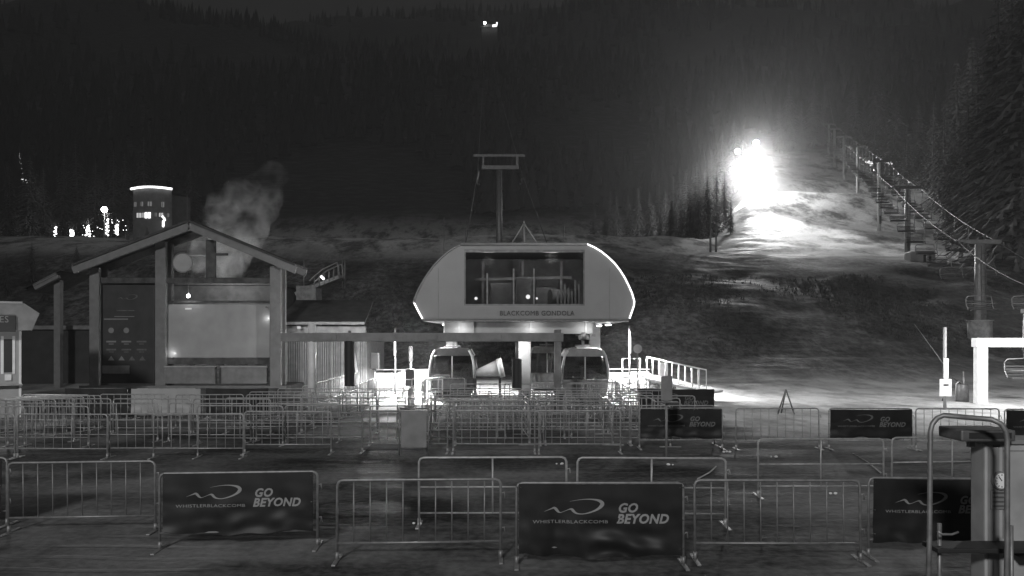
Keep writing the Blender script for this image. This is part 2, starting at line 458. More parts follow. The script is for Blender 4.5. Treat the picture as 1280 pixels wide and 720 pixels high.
for i, (x, y) in enumerate([(-2.6, 24.5), (-2.6, 27), (.4, 23.6), (.4, 26), (2.9, 23.6), (2.9, 26), (4.3, 23.2), (4.3, 25.6)]):
    put(protoG, x, y, R(90)+random.uniform(-.08, .08), 'tube queue gate set lengthwise between maze rows, %s from the left' % ORD[i], 'queue maze gates')
# lanes running towards the station
for j, (x, ys, nm) in enumerate([(-8.1, [31.8, 34.2, 36.6, 39, 41.4], 'left'), (-6.2, [31, 33.4, 35.8, 38.2, 40.6], 'middle'), (-3.75, [27.8, 30.2, 34.5, 37], 'right')]):
    for i, y in enumerate(ys):
        put(protoB, x+random.uniform(-.05, .05), y, R(90)+random.uniform(-.04, .04), 'silver barricade lengthwise in the %s bright lane, %s from the near end' % (nm, ORD[i]), 'barricades lining the bright lanes')
for j, (x, ys, nm) in enumerate([(4.4, [28.6, 31, 33.4, 35.8], 'inner'), (5.9, [31, 33.4, 35.8], 'outer')]):
    for i, y in enumerate(ys):
        put(protoB, x, y, R(90)+random.uniform(-.04, .04), 'silver barricade lengthwise right of the cabin, %s line, %s from the near end' % (nm, ORD[i]), 'barricades right of the cabin')
for i, (px, Y) in enumerate([(765, 36.5), (800, 38.5), (765, 39.8)]):
    put(protoG, X(px, Y), Y, .1*i, 'tube gate on the bright floor right of the station, %s from the front' % ORD[i], 'gates on the bright right floor')
for i, (px, Y) in enumerate([(505, 35.5), (548, 36.5), (520, 40)]):
    put(protoG, X(px, Y), Y, .08*i, 'tube gate on the bright floor left of the station, %s from the front' % ORD[i], 'gates on the bright left floor')
# a stack of barricades beside the kiosk
for i in range(7):
    put(protoB, X(28, 25)+.12*i, 24.3+.33*i, R(4*((i % 3)-1)), 'silver barricade stacked by the kiosk, %s from the front of the stack' % ORD[i], 'barricades stacked by the kiosk')

# ------------------------------------------------------------------ console at the right foreground
def console():
    t = thing('operator_console', (X(1240, 8.6), 8.6, 0), 'grey cabinet with desk plate, round dial and tall tube hoop', 'control console')
    x0 = X(1231, 8.5); Y0 = 8.5
    m = MB(); m.box(x0, x0+1.1, Y0, Y0+.27, .0, 1.93, .02)
    m.build('cabinet', 'lgrey', t)
    m = MB(); m.box(x0-.03, x0+1.14, Y0-.04, Y0+.31, 1.935, 1.99, .012); m.build('lid', 'grey', t)
    m = MB(); m.box(x0+.03, x0+.15, Y0-.012, Y0, .05, 1.9, .004); m.build('hinge_strip', 'grey', t)
    m = MB(); m.box(X(1152, 8.5), x0+.9, Y0-.33, Y0-.002, .86, .91, .012)
    m.box(x0+.25, x0+.9, Y0-.3, Y0-.002, .78, .858, .01); m.build('desk', 'rubber', t)
    m = MB(); m.tube([P(1172, 664, 8.1).xyz, P(1178, 668, 8.1), P(1190, 668, 8.1), P(1198, 665, 8.1)], .012, 8); m.build('cable_loop', 'galv', t)
    yh = 8.25; pts = []
    xl = X(1163, yh); xr = X(1259, yh-.35)
    yl, yr = yh, yh-.35; zt = Zp(519, yh)
    pts = [(xl-.04, yl, 0), (xl-.01, yl, 1.0), (xl+.0, yl, zt-.17), (xl+.02, yl, zt-.09), (xl+.07, yl, zt-.03), (xl+.14, yl, zt), ((xl+xr)/2, (yl+yr)/2, zt-.005),
           (xr-.13, yr+.03, zt-.01), (xr-.06, yr, zt-.05), (xr-.015, yr, zt-.12), (xr, yr, zt-.2), (xr-.0, yr, 1.), (xr-.02, yr, 0)]
    MB().tube(pts, .026, 12).build('hoop_rail', 'galv', t)
    m = MB(); m.tube([(xl+.12, yl+.05, 0), (xl+.12, yl+.05, 1.14)], .022, 10); m.tube([(xr+.08, yr+.05, 0), (xr+.07, yr+.05, 1.2)], .02, 10)
    m.build('stay_tube', 'galv', t)
    bx0 = X(1182, 8.6); bx1 = X(1248, 8.6)
    m = MB(); m.box(bx0, bx1, 8.3, 8.75, Zp(549, 8.5), Zp(535, 8.5), .02); a = m.build('lamp_housing', 'dgalv', t)
    m = MB(); m.box(bx0+.08, bx1-.05, 8.29, 8.3-.004, Zp(545, 8.5), Zp(538, 8.5)); m.build('face_plate', 'rubber', a)
    m = MB(); m.box(bx0+.2, bx0+.26, 8.5, 8.56, 1.9, Zp(548, 8.5)); m.box(bx1-.12, bx1-.04, 8.5, 8.56, 1.9, Zp(548, 8.5)); m.build('bracket', 'dgalv', t)
    c = (X(1252, 8.45), Zp(601, 8.45))
    m = MB(); m.disc(c, .095, 8.455, 8.498, 28); d = m.build('dial', 'grey', t)
    m = MB(); m.disc(c, .08, 8.447, 8.4545, 28); m.build('dial_face', 'white', d)
    m = MB()
    for k in range(12):
        a_ = k*math.pi/6; m.beam((c[0]+.055*math.sin(a_), 8.443, c[1]+.055*math.cos(a_)), (c[0]+.07*math.sin(a_), 8.443, c[1]+.07*math.cos(a_)), .006, .006)
    m.beam((c[0], 8.442, c[1]), (c[0]-.03, 8.442, c[1]+.04), .006, .008); m.build('needle', 'letter', d)
    m = MB(); m.box(X(1240, 8.45), X(1260, 8.45), 8.47, 8.498, Zp(637, 8.45), Zp(614, 8.45), .004); p = m.build('plaque', 'grey', t)
    m = MB()
    for k in range(4): m.box(X(1242, 8.45), X(1258, 8.45), 8.464, 8.4695, Zp(634-k*5.5, 8.45), Zp(632-k*5.5, 8.45))
    m.build('plaque_lines', 'dgalv', p)
    m = MB(); m.box(x0+.45, x0+.5, Y0-.02, Y0, 1.2, 1.35, .006); m.build('latch', 'dgalv', t)
    m = MB(); m.box(x0+.19, x0+.195, Y0-.006, Y0-.001, .93, 1.9); m.box(x0+.19, x0+.9, Y0-.006, Y0-.001, 1.86, 1.865); m.build('door_seam', 'rubber', t)
    for k in range(4): MB().tube([(x0+.09, Y0-.02, 1.0+k*.27), (x0+.09, Y0-.011, 1.0+k*.27)], .012, 8).build('bolt', 'galv', t)
console()

# small sign stand
def sign_stand():
    Y = 19.7; x = X(833, Y)
    t = thing('sign_stand', (x, Y, 0), 'grey upright sign on a pole in front of the faded banners', 'sign')
    m = MB(); m.tube([(x, Y, 0), (x, Y, 1.55)], .03, 10); m.build('pole', 'grey', t)
    m = MB(); m.box(x-.14, x+.14, Y-.03, Y-.005, 1.47, 2.08, .01); m.build('sign_panel', 'grey', t)
    m = MB(); m.box(x-.24, x+.28, Y-.2, Y+.12, 1.42, 1.45, .008); m.build('tray', 'dgalv', t)
    m = MB()
    for k in range(4):
        a = k*math.pi/2+.5; m.beam((x, Y, .03), (x+.42*math.cos(a), Y+.42*math.sin(a), .02), .05, .03)
    m.build('base', 'dgalv', t)
sign_stand()
def fence_sign():
    Y = 20.6; x = X(518, Y)
    t = thing('notice_board', (x, Y, 0), 'plain grey upright notice board leaning on the middle barricades', 'notice board')
    m = MB(); m.box(x-.33, x+.33, Y-.12, Y-.09, .2, 1.12, .01); m.build('board', 'grey', t)
    m = MB()
    for s in (-1, 1): m.tube([(x+s*.37, Y-.1, 0), (x+s*.37, Y-.1, 1.2)], .022, 8)
    m.tube([(x-.37, Y-.1, 1.2), (x+.37, Y-.1, 1.2)], .022, 8); m.box(x+.3, x+.42, Y-.13, Y-.07, 1.2, 1.3, .01)
    m.build('frame', 'galv', t)
fence_sign()

# ------------------------------------------------------------------ lift gate gantry
def gantry():
    Y = 31.; t = thing('entry_gantry', (X(530, Y), Y, 0), 'long grey overhead beam on posts spanning the station queue', 'gantry')
    m = MB(); m.box(X(352, Y), X(704, Y), Y-.15, Y+.15, Zp(427, Y), Zp(416, Y), .02); b = m.build('beam', 'grey', t)
    m = MB()
    for px in (415, 540, 620): m.box(X(px, Y)-.22, X(px, Y)+.22, Y-.2, Y-.153, Zp(425, Y), Zp(418, Y), .01)
    m.build('cover_plate', 'grey', b)
    for px, r in ((390, .15), (697, .14)):
        m = MB(); m.tube([(X(px, Y), Y+.0, 0), (X(px, Y), Y, Zp(404 if px == 390 else 412, Y))], r, 18); p = m.build('post', 'white' if px == 390 else 'grey', t)
        MB().tube([(X(px, Y), Y, 0), (X(px, Y), Y, .1)], r*1.7, 18).build('base_flange', 'lgrey', p)
        MB().tube([(X(px, Y), Y, .36), (X(px, Y), Y, .44)], r*1.35, 18).build('collar', 'lgrey', p)
    for (px, z0, z1, r, nm) in ((437, 1.1, 2.85, .2, 0), (646, .96, 2.15, .19, 1)):
        m = MB(); m.tube([(X(px, Y), Y, z1-.05), (X(px, Y), Y, 2.84)], .06, 10) if nm else m.tube([(X(px, Y), Y, 2.8), (X(px, Y), Y, 3.25)], .06, 10)
        m.build('drop_tube', 'grey', t)
        m = MB(); m.tube([(X(px, Y), Y, z0), (X(px, Y), Y, z0+.04), (X(px, Y), Y, z0+.1), (X(px, Y), Y, z1-.06), (X(px, Y), Y, z1)], r, 16); m.build('black_pad', 'rubber', t)
    for px in (656, 700):
        m = MB(); m.box(X(px, Y)-.17, X(px, Y)+.17, Y-.6, Y-.2, 0, .98, .04); p = m.build('reader_column', 'grey', t)
        m = MB(); m.box(X(px, Y)-.1, X(px, Y)+.1, Y-.612, Y-.602, .6, .88); m.build('reader_face', 'rubber', p)
gantry()

# ------------------------------------------------------------------ gondola station
def station():
    Y = 35.7; xc = X(656, Y)
    t = thing('gondola_station', (xc, Y, 0), 'rounded pale gondola terminal housing with a wide dark window and name lettering', 'lift station')
    right = [(733, 306), (742, 310), (751, 315.5), (759, 322), (767, 329.5), (774, 338.5), (780, 348), (785, 358), (789, 367), (792, 377.5), (791.5, 383), (786, 399)]
    left = [(577, 306), (568, 310.5), (559, 317), (551, 324), (543, 332.5), (536, 342), (529.5, 352), (524, 362.5), (519.5, 373), (518.5, 379), (523, 388), (529, 399)]
    pts = [(X(p, Y), Zp(q, Y)) for p, q in left[::-1]]+[(X(p, Y), Zp(q, Y)) for p, q in right]
    # window opening: front face built round the hole
    wx0, wx1, wz0, wz1 = X(580, Y), X(731, Y), Zp(382, Y), Zp(312, Y)
    bm = bmesh.new()
    zb = Zp(399, Y); zt = Zp(306.3, Y)
    D = 11.
    m = MB(); n = len(pts)
    for th0, th1 in ((0., .12),):
        lp = [p for p in pts if p[0] <= wx0+.01]; rp = [p for p in pts if p[0] >= wx1-.01]
        m.prism([*lp, (wx0, lp[-1][1]), (wx0, zb)], Y, Y+.12)
        m.prism([(wx1, zb), (wx1, rp[0][1]), *rp], Y, Y+.12)
        m.prism([(wx0, zb), (wx0, wz0), (wx1, wz0), (wx1, zb)], Y, Y+.12)
        m.prism([(wx0, wz1), (wx0, zt), (wx1, zt), (wx1, wz1)], Y, Y+.12)
    m.build('front_panel', 'shell', t)
    # outer skin running back
    m = MB(); ring0 = pts
    for (a, b) in zip(ring0, ring0[1:]):
        q = [(a[0], Y+.12, a[1]), (b[0], Y+.12, b[1]), (b[0], Y+D, b[1]), (a[0], Y+D, a[1])]; m.quad(*q)
    bmesh.ops.remove_doubles(m.bm, verts=m.bm.verts, dist=.001)
    m.prism(pts, Y+D, Y+D+.1)
    m.build('outer_skin', 'shell', t)
    # rim trim
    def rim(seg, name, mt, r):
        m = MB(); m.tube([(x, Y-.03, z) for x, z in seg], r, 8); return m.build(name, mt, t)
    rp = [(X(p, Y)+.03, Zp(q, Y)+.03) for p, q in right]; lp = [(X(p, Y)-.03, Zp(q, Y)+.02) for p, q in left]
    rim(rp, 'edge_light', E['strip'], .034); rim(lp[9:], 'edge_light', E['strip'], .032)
    rim(lp[:10], 'edge_trim', 'trim', .045); rim([lp[0], rp[0]], 'edge_trim', 'lgrey', .07)
    m = MB()
    for px in (548, 762): m.box(X(px, Y)-.012, X(px, Y)+.012, Y-.006, Y-.001, zb, Zp(335, Y))
    m.box(X(531, Y), X(785, Y), Y-.006, Y-.001, Zp(398, Y), Zp(397.4, Y))
    m.build('panel_joint', 'grey', t)
    # window
    m = MB(); m.box(wx0, wx1, Y+.05, Y+.06, wz0, wz1); m.build('window', 'glass', t)
    m = MB()
    for px in (580.8, 609, 642, 667.5, 730.3): m.box(X(px, Y)-.035, X(px, Y)+.035, Y+.02, Y+.11, wz0, wz1 if px in (580.8, 730.3) else wz0+(wz1-wz0)*(.58 if px < 640 else .66))
    m.box(wx0, wx1, Y+.021, Y+.109, wz0, wz0+.07); m.box(wx0, wx1, Y+.021, Y+.109, wz1-.12, wz1)
    m.build('window_frame', 'dgalv', t)
    # machinery inside
    m = MB()
    m.box(wx0-.6, wx1+.6, Y+5.2, Y+5.3, wz0-.3, wz1+.05)
    m.build('rear_partition', 'grey', t)
    m = MB(); m.box(X(612, Y), X(641, Y), Y+1.5, Y+3.3, wz0, wz0+1.1, .05); m.box(X(645, Y), X(666, Y), Y+1.2, Y+2.6, wz0, wz0+1.35, .05)
    m.tube([(X(690, Y), Y+2, wz0+.5), (X(726, Y), Y+2.4, wz0+.5)], .35, 16); m.box(X(672, Y), X(700, Y), Y+2.4, Y+3.4, wz0, wz0+.95, .04)
    m.build('drive_machinery', 'grey', t)
    m = MB()
    for px, a, b in ((600, 0, 2.3), (655, 0, 2.3), (708, 0, 2.3)):
        m.box(X(px, Y)-.06, X(px, Y)+.06, Y+3.6, Y+3.8, wz0+a, wz0+b)
    m.beam((X(590, Y), Y+3.4, wz0+1.4), (X(722, Y), Y+3.4, wz0+1.5), .1, .14); pass
    for k in range(7): m.box(X(698+k*4.6, Y), X(700.5+k*4.6, Y), Y+1.3, Y+1.4, wz0, wz0+.7+.35*((k*3) % 4)/2)
    m.build('inner_framework', 'lgrey', t)
    for px, py, r in ((595, 373, .07), (660, 371, .1), (671, 373, .05)):
        m = MB(); m.sphere((X(px, Y+.5), Y+.5, Zp(py, Y+.5)), r, 2); m.build('inner_lamp', E['bulb'], t)
    text_obj('lettering', 'BLACKCOMB GONDOLA', .3, 'letter', t, (X(625, Y)-xc, -.03, Zp(394.3, Y)), width=X(718, Y)-X(625, Y), offset=0, ext=.02)
    # underside
    m = MB(); m.box(X(529, Y), X(786, Y), Y+.0, Y+D, zb-.02-.08, zb-.02); m.build('soffit', 'dgalv', t)
    m = MB(); m.box(X(552, Y), X(744, Y), Y+1.0, Y+1.5, 3.12, zb-.102, .05); m.build('valance', 'cream', t)
    m = MB()
    for px in (572, 590, 664, 735): m.box(X(px, Y)-.04, X(px, Y)+.04, Y+.9, Y+1.0-.002, 3.14, zb-.11)
    m.build('valance_rib', 'lgrey', t)
    m = MB(); m.tube([(xc, Y+4, 3.25), (xc, Y+4, 3.42)], 2.7, 40); m.build('bullwheel', 'dgalv', t)
    for px, yy in ((657, Y+2.5), (545, Y+9), (770, Y+9)):
        m = MB(); m.box(X(px, Y)-.3, X(px, Y)+.3, yy, yy+.7, 0, zb-.11, .05); m.build('column', 'cream', t)
    for s in (-1, 1):
        m = MB(); m.box(xc+s*3.1-.12, xc+s*3.1+.12, Y+.6, Y+9, 3.0, 3.11); m.build('carrier_rail', 'galv', t)
    m = MB(); m.box(X(530, Y), X(786, Y), Y+1, Y+10, 0.004, .12, .02); m.build('platform', 'concrete', t)
    # tripod on top
    m = MB(); ap = P(655, 279, Y+1)
    for q in ((640, 304, Y+1), (671, 304, Y+1), (656, 306, Y+.4)): m.tube([ap, P(*q)], .035, 7)
    m.tube([ap+Vector((0, 0, .1)), P(655, 306, Y+1.2)], .04, 7)
    m.build('roof_tripod', 'lgrey', t)
    # tube lights under the canopy
    for i, (px, yy) in enumerate(((548, Y+3.5), (610, Y+3.2), (702, Y+3.2), (772, Y+3.5), (548, Y+7.5), (772, Y+7.5))):
        x = X(px, Y); m = MB(); m.box(x-.07, x+.07, yy-.6, yy+.6, 3.54, 3.59, .01); m.build('tube_light', E['tube'], t)
    return t
station()

def cabin(px, Y, z0, label, dark='dglass', rz=0, shell='dgalv'):
    x = X(px, Y); t = thing('gondola_cabin', (x, Y, z0), label, 'gondola cabin', 'gondola cabins in the station')
    w, d, h = 1.05, 1., 2.2
    prof = [(-.86, 0), (-.98, .25), (-1.05, .8), (-1.03, 1.35), (-.93, 1.85), (-.78, 2.12), (-.6, 2.2), (.6, 2.2), (.78, 2.12), (.93, 1.85), (1.03, 1.35), (1.05, .8), (.98, .25), (.86, 0)]
    m = MB(); m.prism([p for p in prof if p[1] <= .82], -d, d); m.build('lower_shell', shell, t, world=False)
    m = MB(); m.prism([p for p in prof if p[1] >= 1.84], -d, d); m.build('roof', shell, t, world=False)
    mid = [(-1.04, .82), (-1.02, 1.35), (-.93, 1.838), (.93, 1.838), (1.02, 1.35), (1.04, .82)]
    m = MB(); m.prism(mid, -d+.02, -d+.03); m.prism(mid, d-.03, d-.02)
    for s in (-1, 1): m.box(s*1.015-.005, s*1.015+.005, -d+.1, d-.1, .82, 1.838)
    m.build('window_band', dark, t, world=False)
    for s in (-1, 1):
        for y in (-d, d):
            m = MB(); m.tube([(s*p[0], y*.985, p[1]) for p in prof[2:6]], .06, 8); m.build('window_pillar', 'cream', t, world=False)
    m = MB(); m.box(-.03, .03, -d-.004, -d+.02, .82, 1.838); m.build('door_seam', 'cream', t, world=False)
    m = MB(); m.box(-.86, .86, -.8, -.35, .38, .5, .03); m.box(-.86, .86, .35, .8, .38, .5, .03); m.build('bench', 'rubber', t, world=False)
    m = MB(); m.beam((0, 0, 2.2), (0, 0, 2.75), .1, .14); m.box(-.35, .35, -.5, .5, 2.26, 2.32); m.box(-.2, .25, -.35, .35, 2.6, 2.9, .05)
    for s in (-1, 1): m.tube([(.0, s*.45, 2.65), (.0, s*.45, 2.95)], .13, 10)
    m.build('hanger_grip', 'galv', t, world=False)
    m = MB(); m.box(-.7, .7, -d-.1, -d-.04, .35, .75, .02)
    for k in range(6): m.box(-.66+k*.23, -.62+k*.23, -d-.13, -d-.102, .3, .85)
    m.build('ski_rack', 'dgalv', t, world=False)
    t.rotation_euler.z = rz
cabin(729, 37.2, .25, 'large gondola cabin standing under the right side of the station', rz=.0, shell='grey')
cabin(567, 38.4, .25, 'gondola cabin with a bright curved edge under the left side of the station', shell='roofd')
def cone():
    Y = 37.8; t = thing('light_spill_cone', (X(610, Y), Y, 0), 'bright white cone in place of spilled light between left cabin and centre column', 'light spill')
    MB().tube([P(589, 468, Y), P(622, 460.5, Y)], .1, 20, r1=.4).build('cone', 'white', t)  # solid white cone shaped after a bright spill of light
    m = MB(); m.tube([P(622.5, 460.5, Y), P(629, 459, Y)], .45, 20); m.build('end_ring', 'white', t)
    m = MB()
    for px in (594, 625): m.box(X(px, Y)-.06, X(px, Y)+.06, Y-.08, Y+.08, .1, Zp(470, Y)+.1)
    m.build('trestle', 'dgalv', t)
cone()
cabin(683, 43.4, .25, 'gondola cabin deeper in the station, right of the centre column')
cabin(728, 41, .25, 'gondola cabin parked directly behind the large right cabin')

# white hoarding and low platform left, right ramp
def hoarding(px0, px1, Y, z1, label):
    t = thing('white_hoarding', (X((px0+px1)/2, Y), Y, 0), label, 'hoarding')
    m = MB(); x = X(px0, Y); e = X(px1, Y); n = 0
    while x < e-.05:
        w = min(1.2, e-x); m.box(x+.01, x+w-.01, Y, Y+.08, .05, z1+.05*((n*7) % 3-1), .01); x += w; n += 1
    m.build('panels', 'canvas', t)
    m = MB(); m.box(X(px0, Y), e, Y-.05, Y-.01, z1+.1, z1+.16); m.box(X(px0, Y), e, Y-.05, Y-.01, 0.01, .05); m.build('rails', 'galv', t)
hoarding(470, 555, 43.5, 1.05, 'white hoarding behind the bright floor left of the station')
hoarding(757, 812, 43, 1.1, 'white hoarding behind the bright floor right of the station')
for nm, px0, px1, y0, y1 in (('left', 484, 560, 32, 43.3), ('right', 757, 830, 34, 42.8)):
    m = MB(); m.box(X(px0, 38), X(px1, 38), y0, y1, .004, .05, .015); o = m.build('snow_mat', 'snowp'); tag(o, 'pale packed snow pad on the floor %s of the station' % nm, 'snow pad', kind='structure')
def ramp():
    t = thing('access_ramp', (X(850, 38), 38, 0), 'bright ramp with white railing descending right of the station', 'ramp')
    a = P(812, 472, 38); b = P(895, 490, 36)
    m = MB(); m.beam(a, b, 1.6, .12); m.build('deck', 'cream', t)
    m = MB()
    for off in (-.78, .78):
        A = a+Vector((0, off, 0)); B = b+Vector((0, off, 0)); up = Vector((0, 0, .95))
        m.tube([A+up, B.lerp(A, .2)+up*.95], .03, 7); m.tube([A+up*.15, B.lerp(A, .2)+up*.15], .02, 7)
        for k in range(9): 
            q = A.lerp(B.lerp(A, .2), k/8); m.tube([q, q+up*.98], .022, 6)
    m.build('railing', 'white', t)
    m = MB(); 
    for k in range(4):
        q = a.lerp(b, .1+k*.25); m.box(q.x-.08, q.x+.08, q.y-.6, q.y+.6, 0, q.z-.05)
    m.build('trestle', 'dgalv', t)
    t2 = thing('white_sign', P(829, 505, 37.2), 'small white upright sign glowing on the ramp railing', 'sign')
    m = MB(); m.box(X(824, 37.2), X(834, 37.2), 37.05, 37.1, Zp(470, 37.2), Zp(453, 37.2), .01); m.build('panel', 'white', t2)
    m = MB(); m.box(X(829, 37.2)-.03, X(829, 37.2)+.03, 37.1, 37.16, .0, Zp(455, 37.2)); m.build('post', 'galv', t2)
ramp()
def handrail(pts, label, z=1.):
    t = thing('handrail', pts[0], label, 'handrail')
    m = MB(); A = [Vector(p) for p in pts]
    m.tube([A[0]]+[p+Vector((0, 0, z)) for p in A]+[A[-1]], .03, 8); m.build('tube', 'white', t)
    m = MB(); m.tube([p+Vector((0, 0, z*.5)) for p in A], .022, 7); m.build('middle_rail', 'white', t)
    return t
handrail([(X(772, 36), 36, 0), (X(808, 37), 37, 0)], 'white tube handrail nearest the lit pole right of the station', 1.15)
handrail([(X(778, 40), 40, 0), (X(800, 40), 40, 0)], 'white tube handrail standing further back right of the station', 1.9)
handrail([(X(503, 38), 38, 0), (X(525, 38), 38, 0)], 'white tube handrail on the bright floor left of the station', 1.35)
handrail([(X(531, 35), 35, 0), (X(553, 35.4), 35.4, 0)], 'white tube handrail beside the left gondola cabin', 1.1)
def pole_sign():
    Y = 36.; t = thing('round_sign', (X(797, Y), Y, 0), 'round pale sign on a thin pole right of the station', 'sign')
    m = MB(); m.tube([(X(797, Y), Y, 0), (X(797, Y), Y, 2.3)], .03, 8); m.build('pole', 'galv', t)
    m = MB(); m.disc((X(797, Y), 2.45), .2, Y-.04, Y-.01, 24); m.build('disc', 'lgrey', t)
pole_sign()
for px, Y, z0, z1, nm in ((787, 38.6, 2.2, 3.0, 'right of the station beside the round sign'), (494, 41, 2.0, 2.9, 'behind the white hoarding left of the station')):
    t = thing('light_pole', (X(px, Y), Y, 0), 'thin pole with a bright tube lamp '+nm, 'lamp')
    m = MB(); m.tube([(X(px, Y), Y, 0), (X(px, Y), Y, z1+.5)], .05, 8); m.build('pole', 'galv', t)
    m = MB(); m.tube([(X(px, Y), Y-.1, z0), (X(px, Y), Y-.1, z1)], .05, 8); m.build('tube_lamp', E['strip'], t)
for px, Y, k in ((468, 39, 0), (512, 37, 1), (513, 41, 2)):
    t = thing('utility_box', (X(px, Y), Y, 0), 'dark upright control box on the bright left floor, '+['behind the black pad', 'nearest the handrail', 'in front of the hoarding'][k], 'control box')
    z = [2.2, 1.5, 2.5][k]
    m = MB(); m.box(X(px, Y)-(.2, .2, .09)[k], X(px, Y)+(.2, .2, .09)[k], Y, Y+.3, z-.8, z, .03); m.build('box', 'rubber', t)
    m = MB(); m.tube([(X(px, Y), Y+.15, 0), (X(px, Y), Y+.15, z-.8)], .05, 8); m.build('stem', 'galv', t)

# ------------------------------------------------------------------ shelter with map board
def shelter():
    Y = 40.; z0 = Zp(482, Y)
    t = thing('timber_shelter', (X(232, Y), Y, 0), 'timber gable shelter with heavy posts over the map board', 'shelter')
    m = MB(); m.box(X(108, Y), X(360, Y), Y-.5, Y+4.5, .0, z0, .02); m.build('deck', 'dtimber', t)
    m = MB(); m.box(X(108, Y)-.05, X(360, Y)+.05, Y-.58, Y-.503, z0-.1, z0+.03); m.build('deck_edge', 'timber', t)
    for px, w in ((119, 6), (201.5, 6.5), (345, 7)):
        py = lerp_tab([(92, 336), (237, 279), (370, 334)], px)
        for yy in (Y, Y+.8):
            m = MB(); m.box(X(px-w, Y), X(px+w, Y), yy-.13, yy+.13, z0, Zp(py+9, Y), .03); m.build('post', 'timber', t)
    A = P(92, 338, Y-.9)+Vector((0, .9, 0)); B = P(237, 283, Y-.9)+Vector((0, .9, 0)); D_ = P(370, 338, Y-.9)+Vector((0, .9, 0))
    for yy in (Y-.9, Y+1.0):
        o = Vector((0, yy-Y, 0)); MB().beam(A+o, B+o, .2, .34).build('rafter', 'timber', t); MB().beam(D_+o, B+o, .2, .34).build('rafter', 'timber', t)
    m = MB()
    for a in (A, D_):
        s = Vector((0, 0, .2)); q = [a+s+Vector((0, -1.1, 0)), B+s+Vector((0, -1.1, 0)), B+s+Vector((0, 1.3, 0)), a+s+Vector((0, 1.3, 0))]
        m.beam((a+B)/2+s+Vector((0, -1.1, 0)), (a+B)/2+s+Vector((0, 4.6, 0)), (a-B).length, .1) if False else None
        vs = [m.bm.verts.new(v) for v in q]+[m.bm.verts.new(v+Vector((0, 0, .1))) for v in q]
        for f in ((0, 1, 2, 3), (4, 5, 6, 7), (0, 1, 5, 4), (1, 2, 6, 5), (2, 3, 7, 6), (3, 0, 4, 7)): m.bm.faces.new([vs[i] for i in f])
    m.build('roof', 'roofd', t)
    m = MB(); m.box(X(126, Y), X(340, Y), Y-.02, Y+.2, Zp(354, Y), Zp(347, Y), .02); m.build('tie_beam', 'dtimber', t)
    m = MB(); m.box(X(258, Y), X(269, Y), Y-.1, Y+.15, Zp(347, Y), Zp(300, Y)); m.beam(P(262, 318, Y), P(285, 318, Y), .1, .12); m.build('king_post', 'dtimber', t)
    m = MB(); m.disc((X(232, Y), Zp(329, Y)), .48, Y-.35, Y-.25, 32); d = m.build('round_disc', 'cream', t)
    m = MB(); m.tube([(X(232, Y)+.48*math.cos(k*.2618), Y-.36, Zp(329, Y)+.48*math.sin(k*.2618)) for k in range(24)], .035, 6, closed=True); m.beam((X(232, Y), Y-.3, Zp(320, Y)), (X(258, Y), Y-.05, Zp(320, Y)), .06, .06); m.build('disc_rim', 'galv', d)
shelter()
